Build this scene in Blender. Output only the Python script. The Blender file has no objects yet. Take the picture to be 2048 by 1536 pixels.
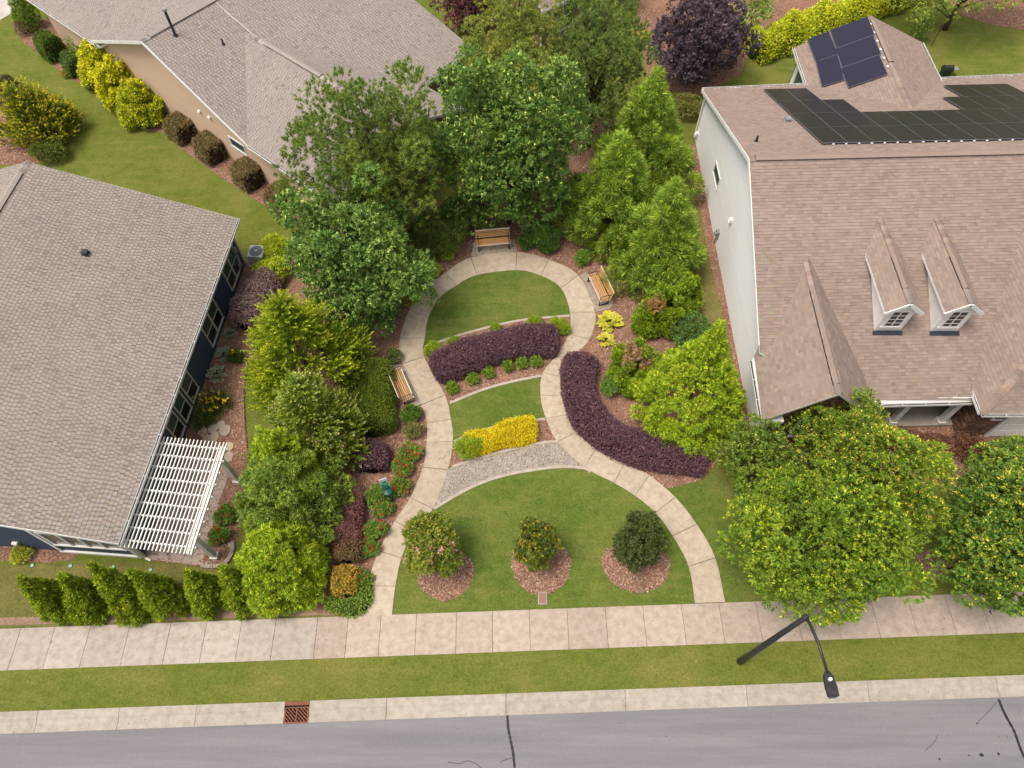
import bpy, math, random
import numpy as np
from mathutils import Vector, Matrix

# ------------------------------------------------------------------ camera, sky, sun, exposure
SC = bpy.context.scene
COL = SC.collection
CAM_H, TILT, FPX = 28.5, math.radians(31.0), 1430.0     # drone height, tilt from straight down, focal length in photo pixels
cd = bpy.data.cameras.new('camera'); cam = bpy.data.objects.new('camera', cd); COL.objects.link(cam)
cam.location = (0, 0, CAM_H); cam.rotation_euler = (TILT, 0, 0)
cd.sensor_width = 36.0; cd.lens = 36.0*FPX/2048.0; cd.clip_start = 0.5; cd.clip_end = 3000
SC.camera = cam
SUN_EL, SUN_AZ = 69.0, 250.0                              # degrees; azimuth clockwise from +y (sun stands in the west)
W = bpy.data.worlds.new('World'); SC.world = W; W.use_nodes = True
wt = W.node_tree; bg = wt.nodes['Background']
sky = wt.nodes.new('ShaderNodeTexSky'); sky.sky_type = 'NISHITA'; sky.sun_disc = False
sky.sun_elevation = math.radians(SUN_EL); sky.sun_rotation = math.radians(SUN_AZ)
sky.air_density = 1.0; sky.dust_density = 4.0; sky.ozone_density = 1.0
hs = wt.nodes.new('ShaderNodeHueSaturation'); hs.inputs['Saturation'].default_value = 0.22   # thin overcast: a paler sky
wt.links.new(sky.outputs[0], hs.inputs['Color']); wt.links.new(hs.outputs[0], bg.inputs['Color'])
bg.inputs['Strength'].default_value = 0.105
sl = bpy.data.lights.new('sun', 'SUN'); so = bpy.data.objects.new('sun', sl); COL.objects.link(so)
sl.energy = 1.5; sl.angle = math.radians(24); sl.color = (1.0, 0.90, 0.76)
az, el = math.radians(SUN_AZ), math.radians(SUN_EL)
sdir = Vector((math.sin(az)*math.cos(el), math.cos(az)*math.cos(el), math.sin(el)))
so.rotation_euler = sdir.to_track_quat('Z', 'Y').to_euler(); so.location = (-30, 10, 40)
SC.view_settings.view_transform = 'Standard'; SC.view_settings.look = 'None'
SC.view_settings.exposure = 0.94; SC.view_settings.gamma = 1.0; SC.view_settings.use_curve_mapping = False

RNG = np.random.default_rng(7); random.seed(7)
PI = math.pi
CT, ST = math.cos(TILT), math.sin(TILT)

# ------------------------------------------------------------------ survey: photo pixel (2048 wide) + height above ground -> metres
def ray(px, py):
    u = (px-1024)/FPX; v = (768-py)/FPX
    return Vector((u, ST+v*CT, -CT+v*ST))
def G(px, py, z=0.0):
    d = ray(px, py); t = (z-CAM_H)/d.z
    return Vector((d.x*t, d.y*t, z))
def mpp(px, py, z=0.0):                                   # metres per photo pixel there
    p = G(px, py, z) - Vector((0, 0, CAM_H))
    return (p.y*ST - p.z*CT)/FPX
def hit(px, py, pl):                                      # pixel on a plane (point, normal)
    d = ray(px, py); o = Vector((0, 0, CAM_H))
    return o + d*((pl[0]-o).dot(pl[1])/d.dot(pl[1]))
def plane3(a, b, c):
    a, b, c = Vector(a), Vector(b), Vector(c)
    n = (b-a).cross(c-a).normalized()
    return (a, n if n.z >= 0 else -n)

# ------------------------------------------------------------------ materials
MATS = {}
def nodes(name):
    m = bpy.data.materials.new(name); m.use_nodes = True; MATS[name] = m
    nt = m.node_tree; return m, nt, nt.nodes['Principled BSDF']
def tex_noise(nt, vec, scale, detail=4, rough=.6):
    n = nt.nodes.new('ShaderNodeTexNoise'); n.inputs['Scale'].default_value = scale
    n.inputs['Detail'].default_value = detail; n.inputs['Roughness'].default_value = rough
    nt.links.new(vec, n.inputs['Vector']); return n.outputs['Fac']
def ramp(nt, fac, stops):
    r = nt.nodes.new('ShaderNodeValToRGB'); e = r.color_ramp.elements
    while len(e) < len(stops): e.new(.5)
    for el_, (p, c) in zip(e, stops):
        el_.position = p; el_.color = (*c, 1) if len(c) == 3 else c
    nt.links.new(fac, r.inputs[0]); return r.outputs[0]
def mix(nt, a, b, fac, mode='MIX'):
    n = nt.nodes.new('ShaderNodeMix'); n.data_type = 'RGBA'; n.blend_type = mode
    for s, v in ((n.inputs[6], a), (n.inputs[7], b), (n.inputs[0], fac)):
        if hasattr(v, 'links') or hasattr(v, 'is_linked'): nt.links.new(v, s)
        elif isinstance(v, (int, float)): s.default_value = v
        else: s.default_value = (*v, 1)
    return n.outputs[2]
def bump(nt, b, h, strength, dist=.02):
    n = nt.nodes.new('ShaderNodeBump'); n.inputs['Strength'].default_value = strength; n.inputs['Distance'].default_value = dist
    nt.links.new(h, n.inputs['Height']); nt.links.new(n.outputs[0], b.inputs['Normal'])
def pos(nt): return nt.nodes.new('ShaderNodeNewGeometry').outputs['Position']
def attr(nt, name='col'):
    a = nt.nodes.new('ShaderNodeAttribute'); a.attribute_name = name; return a.outputs['Color']

def m_plain(name, c, rough=.6, var=.12, scale=9, spec=.3, metal=0, bmp=0):
    m, nt, b = nodes(name); p = pos(nt)
    n = tex_noise(nt, p, scale)
    lo = tuple(x*(1-var*1.6) for x in c); hi = tuple(min(1, x*(1+var)) for x in c)
    nt.links.new(ramp(nt, n, [(.3, lo), (.7, hi)]), b.inputs['Base Color'])
    b.inputs['Roughness'].default_value = rough; b.inputs['Specular IOR Level'].default_value = spec; b.inputs['Metallic'].default_value = metal
    if bmp: bump(nt, b, tex_noise(nt, p, scale*8), bmp)
    return m
def m_attr(name, rough=.75, spec=.2, grain=.25, gscale=60, bmp=.3, stain=None):
    m, nt, b = nodes(name); p = pos(nt); c = attr(nt)
    n = tex_noise(nt, p, gscale, 3)
    c = mix(nt, c, ramp(nt, n, [(.25, (1-grain,)*3), (.75, (1+grain*.5,)*3)]), 1.0, 'MULTIPLY')
    if stain:
        s = tex_noise(nt, p, stain[0], 6, .7)
        c = mix(nt, c, ramp(nt, s, [(stain[1], stain[3]), (stain[2], (1, 1, 1))]), 1.0, 'MULTIPLY')
    nt.links.new(c, b.inputs['Base Color']); b.inputs['Roughness'].default_value = rough
    b.inputs['Specular IOR Level'].default_value = spec
    if bmp: bump(nt, b, n, bmp, .01)
    return m
def m_leaf(name, trans=.30, rough=.55, spec=.25):
    m, nt, b = nodes(name); c = attr(nt)
    nt.links.new(c, b.inputs['Base Color']); b.inputs['Roughness'].default_value = rough; b.inputs['Specular IOR Level'].default_value = spec
    t = nt.nodes.new('ShaderNodeBsdfTranslucent'); nt.links.new(c, t.inputs['Color'])
    mx = nt.nodes.new('ShaderNodeMixShader'); mx.inputs[0].default_value = trans
    nt.links.new(b.outputs[0], mx.inputs[1]); nt.links.new(t.outputs[0], mx.inputs[2])
    nt.links.new(mx.outputs[0], nt.nodes['Material Output'].inputs['Surface']); return m
def m_grass(name, dark, mid, dry, pale_at=.60):
    m, nt, b = nodes(name); p = pos(nt)
    big = tex_noise(nt, p, .35, 5, .6); med = tex_noise(nt, p, 2.2, 5, .65); fine = tex_noise(nt, p, 26, 4, .75)
    mp = nt.nodes.new('ShaderNodeMapping'); mp.inputs['Scale'].default_value = (1, 4.5, 1); mp.inputs['Rotation'].default_value = (0, 0, .035)
    nt.links.new(p, mp.inputs['Vector']); streak = tex_noise(nt, mp.outputs[0], .55, 4, .6)
    c = mix(nt, ramp(nt, med, [(.32, dark), (.62, mid)]), dry, ramp(nt, big, [(.45, (0, 0, 0)), (pale_at+.18, (.75,)*3)]))
    c = mix(nt, c, dry, ramp(nt, streak, [(.5, (0, 0, 0)), (.72, (.5,)*3)]))
    c = mix(nt, c, ramp(nt, fine, [(.30, (.50, .53, .45)), (.70, (1.42, 1.38, 1.3))]), 1.0, 'MULTIPLY')
    c = mix(nt, c, ramp(nt, tex_noise(nt, p, 9, 4, .7), [(.3, (.72, .76, .7)), (.7, (1.24, 1.2, 1.2))]), 1.0, 'MULTIPLY')
    nt.links.new(c, b.inputs['Base Color']); b.inputs['Roughness'].default_value = .9; b.inputs['Specular IOR Level'].default_value = .08
    bump(nt, b, fine, .7, .03); return m
def m_ground(name, stops, scale, rough=.95, big=None, bmp=.6):
    m, nt, b = nodes(name); p = pos(nt); f = tex_noise(nt, p, scale, 6, .7); c = ramp(nt, f, stops)
    if big: c = mix(nt, c, ramp(nt, tex_noise(nt, p, big, 4), [(.3, (.72, .72, .74)), (.7, (1.12, 1.1, 1.08))]), 1.0, 'MULTIPLY')
    nt.links.new(c, b.inputs['Base Color']); b.inputs['Roughness'].default_value = rough; b.inputs['Specular IOR Level'].default_value = .12
    bump(nt, b, f, bmp, .02); return m
def m_glass(name, c, rough=.08, spec=.6):
    m, nt, b = nodes(name); b.inputs['Base Color'].default_value = (*c, 1); b.inputs['Roughness'].default_value = rough
    b.inputs['Specular IOR Level'].default_value = spec; return m

m_leaf('leaf', .18); m_leaf('leaf_glossy', .25, .42, .4); m_leaf('needle', .10, .6, .2); m_leaf('petal', .35, .6, .1)
m_attr('shingle', .92, .1, .30, 70, .35, (.45, .30, .62, (.90, .90, .91)))
m_attr('concrete', .9, .15, .14, 40, .25, (3.4, .30, .60, (.74, .71, .67)))
m_attr('siding', .6, .25, .06, 25, 0)
m_attr('brick', .9, .12, .3, 50, .4)
m_attr('chip', .9, .1, .15, 30, 0)
m_attr('stone', .85, .2, .25, 22, .4)
m_attr('wood_slat', .5, .3, .22, 30, .2)
m_plain('white_trim', (.76, .74, .71), .55, .07, 2.5); m_plain('gutter_dark', (.05, .045, .045), .6)
m_plain('frame_tan', (.52, .48, .42), .5, .05); m_plain('black_metal', (.018, .018, .02), .42, .2, 6, .5)
m_plain('dark_pipe', (.035, .035, .045), .5); m_plain('grey_metal', (.30, .30, .31), .45, .15, 8, .5, .4)
m_plain('bark', (.11, .075, .055), .9, .35, 14, .1, 0, .6); m_plain('bark_pale', (.22, .17, .13), .85, .3, 14, .1, 0, .5)
m_plain('twig', (.045, .032, .022), .95, .3, 12, .05); m_plain('twig_green', (.035, .048, .014), .95, .3, 12, .05); m_plain('twig_red', (.022, .010, .013), .95, .3, 12, .05)
m_plain('twig_yellow', (.30, .21, .015), .95, .3, 12, .05)
m_plain('soil', (.075, .05, .038), .95, .3, 5, .05); m_plain('joint', (.09, .075, .065), .95, .2, 5, .05)
m_plain('tar', (.018, .018, .022), .6, .2, 7, .3); m_plain('rust', (.21, .085, .055), .85, .3, 20, .2, 0, .4); m_plain('pit', (.006, .005, .005), .9)
m_plain('green_plastic', (.012, .075, .06), .4, .15, 6, .4); m_plain('teal', (.02, .20, .16), .45); m_plain('pale_disc', (.28, .48, .38), .6)
m_plain('ac_grey', (.42, .42, .43), .5, .1); m_plain('ac_fan', (.10, .10, .11), .5); m_plain('blind', (.34, .33, .30), .7, .1, 3)
m_plain('porch_floor', (.36, .31, .27), .85, .12, 3); m_plain('patio', (.42, .33, .29), .85, .18, 2.5, .15, 0, .15)
m_plain('navy_trim', (.025, .03, .045), .55); m_plain('interior', (.03, .028, .026), .9); m_plain('dark_fascia', (.10, .09, .085), .7)
m_glass('glass_dark', (.018, .021, .024)); m_glass('glass_green', (.055, .085, .075), .12); m_glass('glass_grey', (.14, .13, .12), .15)
m_glass('solar_black', (.020, .016, .017), .3, .18); m_glass('solar_blue', (.022, .020, .040), .3, .25); m_plain('solar_frame', (.16, .16, .18), .4)
m_plain('dome', (.7, .72, .75), .3, .03)
m_grass('grass', (.098, .126, .022), (.134, .156, .031), (.205, .188, .058), .56)
m_grass('lawn_grass', (.078, .120, .022), (.110, .152, .031), (.200, .188, .060), .60)
m_grass('dry_grass', (.110, .115, .035), (.150, .145, .045), (.24, .195, .085), .5)
m_ground('asphalt', [(.3, (.165, .156, .163)), (.7, (.228, .216, .224))], 42, .9, None, .3)
# worn wheel lanes and faint patches along the street
_nt = MATS['asphalt'].node_tree; _b = _nt.nodes['Principled BSDF']; _p = pos(_nt); _mp = _nt.nodes.new('ShaderNodeMapping'); _mp.inputs['Scale'].default_value = (.06, 1.1, 1); _mp.inputs['Rotation'].default_value = (0, 0, -.0335); _nt.links.new(_p, _mp.inputs['Vector'])
_c = _b.inputs['Base Color'].links[0].from_socket
_c = mix(_nt, _c, ramp(_nt, tex_noise(_nt, _mp.outputs[0], 2.2, 5, .65), [(.35, (.86, .86, .87)), (.65, (1.07, 1.07, 1.06))]), 1.0, 'MULTIPLY')
_c = mix(_nt, _c, ramp(_nt, tex_noise(_nt, _p, 150, 2, .6), [(.36, (.84, .84, .84)), (.64, (1.13, 1.13, 1.14))]), 1.0, 'MULTIPLY'); _nt.links.new(_c, _b.inputs['Base Color'])
m_ground('mulch', [(.30, (.10, .050, .034)), (.5, (.255, .138, .094)), (.72, (.40, .245, .18))], 30, .95, .9, .8)
m_ground('gravel', [(.3, (.20, .17, .15)), (.6, (.38, .335, .295)), (.75, (.50, .45, .41))], 32, .9, 1.2, .8)
m_ground('drive', [(.3, (.46, .42, .38)), (.7, (.56, .52, .48))], 12, .9, .7, .2)
m_ground('dirt', [(.3, (.20, .13, .085)), (.7, (.36, .24, .17))], 9, .95, 1.0, .5)

# ------------------------------------------------------------------ mesh helpers
def tag(o, label=None, cat=None, group=None, kind=None):
    if label: o['label'] = label
    if cat: o['category'] = cat
    if group: o['group'] = group
    if kind: o['kind'] = kind
    return o
def empty(name, loc=(0, 0, 0), label=None, cat=None, group=None):
    o = bpy.data.objects.new(name, None); COL.objects.link(o); o.location = loc; o.empty_display_size = .2
    return tag(o, label, cat, group)
def link(name, me, mat, parent=None):
    o = bpy.data.objects.new(name, me); COL.objects.link(o)
    if mat: me.materials.clear(); me.materials.append(MATS[mat])
    if parent is not None:
        o.parent = parent; o.matrix_parent_inverse = Matrix.Translation(-Vector(parent.location)) if parent.rotation_euler[2] == 0 else parent.matrix_basis.inverted()
    return o
class MB:
    def __init__(s): s.v = []; s.f = []; s.c = []
    def face(s, pts, c=None):
        i = len(s.v); s.v += [tuple(p) for p in pts]; s.f.append(tuple(range(i, i+len(pts)))); s.c.append(c or (1, 1, 1)); return s
    def box(s, c, size, ax=None, col=None):
        c = Vector(c); X, Y, Z = ax if ax else (Vector((1, 0, 0)), Vector((0, 1, 0)), Vector((0, 0, 1)))
        X, Y, Z = X*size[0]/2, Y*size[1]/2, Z*size[2]/2
        i = len(s.v)
        for a in (-1, 1):
            for b in (-1, 1):
                for d in (-1, 1): s.v.append(tuple(c+X*a+Y*b+Z*d))
        for q in ((0, 1, 3, 2), (4, 6, 7, 5), (0, 4, 5, 1), (2, 3, 7, 6), (0, 2, 6, 4), (1, 5, 7, 3)):
            s.f.append(tuple(i+k for k in q)); s.c.append(col or (1, 1, 1))
        return s
    def bar(s, a, b, w, h, up=(0, 0, 1), col=None):
        a, b = Vector(a), Vector(b); X = (b-a); L = X.length; X = X/L
        Y = Vector(up).cross(X).normalized(); Z = X.cross(Y)
        return s.box((a+b)/2, (L, w, h), (X, Y, Z), col)
    def tube(s, pts, rad, n=8, col=None, cap=True):
        pts = [Vector(p) for p in pts]; rings = []
        for k, p in enumerate(pts):
            t = (pts[min(k+1, len(pts)-1)]-pts[max(k-1, 0)]).normalized()
            a = t.orthogonal().normalized() if k == 0 else (pa - t*pa.dot(t)).normalized()
            pa = a; b = t.cross(a); r = rad[k] if hasattr(rad, '__len__') else rad
            i = len(s.v); rings.append(i)
            for j in range(n):
                w = 2*PI*j/n; s.v.append(tuple(p+a*(r*math.cos(w))+b*(r*math.sin(w))))
        for k in range(len(rings)-1):
            for j in range(n):
                s.f.append((rings[k]+j, rings[k]+(j+1) % n, rings[k+1]+(j+1) % n, rings[k+1]+j)); s.c.append(col or (1, 1, 1))
        if cap:
            s.f.append(tuple(rings[0]+j for j in range(n))[::-1]); s.c.append(col or (1, 1, 1))
            s.f.append(tuple(rings[-1]+j for j in range(n))); s.c.append(col or (1, 1, 1))
        return s
    def prism(s, poly, z0, z1, col=None):                 # poly: xy points, any simple outline
        n = len(poly); A = sum(poly[k][0]*poly[(k+1) % n][1]-poly[(k+1) % n][0]*poly[k][1] for k in range(n))
        if A < 0: poly = poly[::-1]
        s.face([(p[0], p[1], z1) for p in poly], col)
        for k in range(n):
            p, q = poly[k], poly[(k+1) % n]
            s.face([(p[0], p[1], z0), (q[0], q[1], z0), (q[0], q[1], z1), (p[0], p[1], z1)], col)
        return s
    def build(s, name, mat, parent=None, smooth=False):
        me = bpy.data.meshes.new(name); me.from_pydata(s.v, [], s.f); me.update()
        a = me.attributes.new('col', 'FLOAT_COLOR', 'FACE')
        a.data.foreach_set('color', np.array([(*c, 1) for c in s.c], dtype=np.float32).ravel())
        if smooth: me.polygons.foreach_set('use_smooth', [True]*len(me.polygons))
        return link(name, me, mat, parent)
def npmesh(name, V, k, cols, mat, parent=None):           # V (N,k,3) loose k-gons
    N, k = len(V), V.shape[1]; me = bpy.data.meshes.new(name)
    me.vertices.add(N*k); me.vertices.foreach_set('co', V.astype(np.float32).ravel())
    me.loops.add(N*k); me.loops.foreach_set('vertex_index', np.arange(N*k, dtype=np.int32))
    me.polygons.add(N); me.polygons.foreach_set('loop_start', np.arange(0, N*k, k, dtype=np.int32))
    try: me.polygons.foreach_set('loop_total', np.full(N, k, dtype=np.int32))
    except Exception: pass
    me.update(calc_edges=True)
    a = me.attributes.new('col', 'FLOAT_COLOR', 'FACE')
    a.data.foreach_set('color', np.concatenate([cols, np.ones((N, 1))], 1).astype(np.float32).ravel())
    return link(name, me, mat, parent)
def spline(pts, n=12, closed=False):
    P = [Vector(p) for p in pts]; m = len(P); out = []
    for i in range(m if closed else m-1):
        p0 = P[(i-1) % m] if closed or i > 0 else P[0]*2-P[1]
        p1, p2 = P[i], P[(i+1) % m]
        p3 = P[(i+2) % m] if closed or i+2 < m else P[-1]*2-P[-2]
        for k in range(n):
            t = k/n
            out.append(.5*((2*p1)+(p2-p0)*t+(2*p0-5*p1+4*p2-p3)*t*t+(3*p1-p0-3*p2+p3)*t*t*t))
    if not closed: out.append(P[-1])
    return out
def sheet(name, poly, z, mat, kind='structure', label=None, cat=None, parent=None):
    m = MB(); n = len(poly); A = sum(poly[k][0]*poly[(k+1) % n][1]-poly[(k+1) % n][0]*poly[k][1] for k in range(n))
    m.face([(p[0], p[1], z) for p in (poly if A > 0 else poly[::-1])])
    o = m.build(name, mat, parent)
    return tag(o, label, cat, None, kind)
def inpoly(x, y, poly):
    c = np.zeros(len(x), bool); n = len(poly)
    for i in range(n):
        x0, y0 = poly[i][0], poly[i][1]; x1, y1 = poly[(i+1) % n][0], poly[(i+1) % n][1]
        if y0 == y1: continue
        c ^= ((y0 > y) != (y1 > y)) & (x < (x1-x0)*(y-y0)/(y1-y0)+x0)
    return c
def scatter_poly(poly, dens, rng=RNG):
    P = np.array([(p[0], p[1]) for p in poly]); lo, hi = P.min(0), P.max(0)
    n = int(np.prod(hi-lo)*dens); q = rng.uniform(lo, hi, (n, 2))
    return q[inpoly(q[:, 0], q[:, 1], poly)]
PX = lambda L, z=0.0: [G(a, b, z) for a, b in L]

# ------------------------------------------------------------------ foliage helpers (numpy)
FOL = np.array([[2.15, 2.10, 1.62]])
def unit(v): return v/np.maximum(np.linalg.norm(v, axis=-1, keepdims=True), 1e-9)
def rdir(n, rng=RNG): return unit(rng.normal(size=(n, 3)))
def leaf_quads(P, D, U, L, Wd, fold=.18):
    D = unit(D); S = unit(np.cross(D, U)); N = np.cross(S, D)
    L = L[:, None]; Wd = Wd[:, None]
    a = P; b = P+D*L*.45+S*Wd*.5+N*Wd*fold; c = P+D*L; d = P+D*L*.45-S*Wd*.5+N*Wd*fold
    return np.stack([a, b, c, d], 1)
def leaf_tris(P, D, U, L, Wd):
    D = unit(D); S = unit(np.cross(D, U))*(Wd*.5)[:, None]
    return np.stack([P-S, P+S, P+D*L[:, None]], 1)
def needle_tris(P, D, L, Wd):
    D = unit(D); S = unit(np.cross(D, rdir(len(P))))
    return np.stack([P-S*Wd[:, None]*.5, P+S*Wd[:, None]*.5, P+unit(D)*L[:, None]], 1)
def pick_cols(pal, n, w=None, jit=.16, rng=RNG):
    pal = np.array(pal, float); i = rng.choice(len(pal), n, p=None if w is None else np.array(w)/sum(w))
    hj = rng.normal(0, jit*.55, (n, 1))
    return np.clip(pal[i]*(1+rng.normal(0, jit, (n, 1)))*(1+hj*np.array([[1., .15, -.6]])), .002, .95)
def ell_area(r): return 4*PI*((((r[0]*r[1])**1.6+(r[0]*r[2])**1.6+(r[1]*r[2])**1.6)/3)**(1/1.6))

def blob_shoots(blobs, n, up=.15, shell=.75, cull=.72, rng=RNG):
    """points and outward directions on a set of lumps (x, y, z, r)"""
    B = np.array(blobs, float); w = B[:, 3]**2; i = rng.choice(len(B), n, p=w/w.sum())
    d = rdir(n, rng); d[:, 2] = d[:, 2]+up; d = unit(d)
    r = B[i, 3]*(shell+(1-shell)*rng.random(n)**.6)*(1+np.maximum(0, rng.normal(0, .10, n)))
    P = B[i, :3]+d*r[:, None]
    keep = (d[:, 2] > -.45) | (rng.random(n) > .6)            # undersides are thinner
    if cull:
        for b in B:
            keep &= np.linalg.norm(P-b[:3], axis=1) > b[3]*cull
    return P[keep], d[keep], i[keep]
def rosettes(P, d, k, L, aspect, colA, up=.5, spread=.9, rng=RNG):
    """k leaves around each shoot; returns quads and colours"""
    n = len(P); P = np.repeat(P, k, 0); D0 = np.repeat(d, k, 0); c = np.repeat(colA, k, 0)
    D = unit(D0+rdir(n*k, rng)*spread); P = P+rdir(n*k, rng)*(L*.55)
    U = unit(D0*.5+np.array([0, 0, up])+rng.normal(0, .45, (n*k, 3)))
    LL = L*rng.uniform(.5, 1.4, n*k)
    c = np.clip(c*FOL*(1+rng.normal(0, .13, (n*k, 1))), .002, .88)
    return leaf_tris(P, D, U, LL, LL*aspect), c
def trunk_mesh(name, base, top, r0, tips, parent, mat='bark', r1=None, limb=.35, rng=RNG, wob=.12):
    m = MB(); base, top = Vector(base), Vector(top); n = 6
    pts = [base.lerp(top, k/n)+Vector((rng.normal(0, wob), rng.normal(0, wob), 0))*(0 if k == 0 else 1)*(k/n) for k in range(n+1)]
    pts[0].z -= .08
    r1 = r0*.25 if r1 is None else r1
    m.tube(pts, [r0*(1.25 if k == 0 else 1)*(1-k/n)+r1*(k/n) for k in range(n+1)], 9)
    for t in tips:
        t = Vector(t); h = max(.12, min(.95, ((t.z-base.z)/(max(.1, top.z-base.z)))*.8-.12+rng.normal(0, .04)))
        k = h*n; i = min(n-1, int(k)); a = pts[i].lerp(pts[i+1], k-i); rr = (r0*(1-h)+r1*h)*limb
        mid = a.lerp(t, .5)+Vector((0, 0, .12*(t-a).length*rng.uniform(-.2, .8)))
        m.tube([a, mid, t], [rr, rr*.6, rr*.18], 5, cap=False)
    return m.build(name, mat, parent, True)

def ell_blobs(c, R, n, rr, shell=.62, seed=0, zmin=None, rng=None, flat=0):
    rng = rng or np.random.default_rng(seed); out = []
    m = R[0] if not hasattr(R, '__len__') else None
    for k in range(n):
        g = (k+.5)/n; ph = PI*(1+5**.5)*k+rng.normal(0, .25); ct_ = 1-2*g
        s_ = math.sqrt(max(0, 1-ct_*ct_)); q = rng.uniform(shell, .98) if rng.random() < .8 else rng.uniform(.2, shell)
        q *= 1+.17*math.sin(2*ph+seed)+.13*math.sin(3*ph+ct_*4+seed*2.3)+rng.normal(0, .07)
        p = Vector((c[0]+R[0]*s_*math.cos(ph)*q, c[1]+R[1]*s_*math.sin(ph)*q, c[2]+R[2]*ct_*q))
        if zmin is not None and p.z < zmin: continue
        out.append((p.x, p.y, p.z, rng.uniform(*rr)))
    return out

def broadleaf_tree(name, apex_px, h, crown_c, R, label, cat='tree', pal=None, w=None, n_blob=60, rr=(.7, 1.2), n_shoot=5000, k=6, L=.16,
                   aspect=.62, tip=None, tipw=.3, seed=1, trunk_r=.16, mat='leaf', bark='bark', group=None, base=None, up=.2, spread=.9, flowers=None, multi=0, shell=.7):
    rng = np.random.default_rng(seed)
    if base is None:
        a = G(*apex_px, 0)*(1-h/CAM_H); base = Vector((a.x, a.y, 0))
    root = empty(name, base, label, cat, group)
    c = crown_c if crown_c is not None else (base.x, base.y, h*.6)
    bl = ell_blobs(c, R, n_blob, rr, seed=seed)
    P, d, i = blob_shoots(bl, n_shoot, up=up, shell=shell, rng=rng)
    bc = pick_cols(pal, len(bl), w, .14, rng)
    cols = np.clip(bc[i]*.55+pick_cols(pal, len(P), w, .18, rng)*.45, .002, .95)
    Q, C = rosettes(P, d, k, L, aspect, cols, spread=spread, rng=rng)
    if tip is not None:                                    # fresh pale growth at shoot ends
        sel = rng.random(len(P)) < tipw*np.clip(.25+.9*d[:, 2], .1, 1.1)*(.35+1.3*rng.random(len(bl)))[i]
        Pt, dt = P[sel], d[sel]
        Qt, Ct = rosettes(Pt+dt*L*.55, dt, max(3, k-2), L*.72, aspect, np.clip(pick_cols(tip, len(Pt), None, .15, rng)*1.28, .002, .42), up=.8, spread=.75, rng=rng)
        Q = np.concatenate([Q, Qt]); C = np.concatenate([C, Ct])
    npmesh('crown', Q, 4, C, mat, root)
    tips = [b[:3] for b in bl if rng.random() < .6]
    if multi:
        m = MB()
        for s in range(multi):
            t = Vector(bl[int(rng.integers(len(bl)))][:3]); a = base+Vector((rng.normal(0, .1), rng.normal(0, .1), -.05))
            q = a.lerp(t, .5)+Vector((0, 0, .2)); m.tube([a, q, t], [trunk_r, trunk_r*.7, trunk_r*.2], 6)
        m.build('trunk', bark, root, True)
    else:
        trunk_mesh('trunk', base, (c[0], c[1], min(h*.92, c[2]+R[2]*.6)), trunk_r, tips, root, bark, rng=rng)
    if flowers:
        fp, fc, nf, fs, cl = flowers
        fx = rng.choice(len(P), cl); fl = MB()
        pts = np.concatenate([P[j]+d[j]*.08+rng.normal(0, .07, (nf, 3)) for j in fx])
        dd = unit(rdir(len(pts), rng)+np.array([0, 0, .8]))
        Qf, Cf = rosettes(pts, dd, 4, fs, .8, pick_cols(fc, len(pts), None, .1, rng), up=1, spread=1, rng=rng)
        npmesh('blossoms', Qf, 4, np.minimum(Cf, .8), 'petal', root)
    return root

def pine_tree(name, base, c, R, label, pal, n_blob=46, rr=(.55, .95), n_tuft=1500, seed=2, h=10, trunk_r=.16, group=None, nl=.16, per=30):
    rng = np.random.default_rng(seed); base = Vector(base); base.z = 0
    root = empty(name, base, label, 'tree', group)
    bl = ell_blobs(c, R, n_blob, rr, shell=.5, seed=seed)
    P, d, i = blob_shoots(bl, n_tuft, up=.35, shell=.70, cull=.60, rng=rng)
    n = len(P); bc = pick_cols(pal, len(bl), None, .15, rng)
    cols = bc[i]*.5+pick_cols(pal, n, None, .2, rng)*.5
    ax = unit(d+np.array([0, 0, .55])+rng.normal(0, .25, (n, 3)))
    PP = np.repeat(P, per, 0); A = np.repeat(ax, per, 0); t = rng.random(len(PP))
    PP = PP+A*((t-.5)*.16)[:, None]
    D = unit(A*.60+rdir(len(PP), rng)*.95); LL = nl*rng.uniform(.7, 1.2, len(PP))
    CC = np.clip(np.repeat(cols, per, 0)*FOL*(1+rng.normal(0, .16, (len(PP), 1))), .002, .9)
    npmesh('crown', needle_tris(PP, D, LL, np.full(len(PP), .030)), 3, CC, 'needle', root)
    trunk_mesh('trunk', base, (c[0], c[1], c[2]+R[2]*.9), trunk_r, [b[:3] for b in bl], root, 'bark', limb=.32, rng=rng)
    return root

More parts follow.
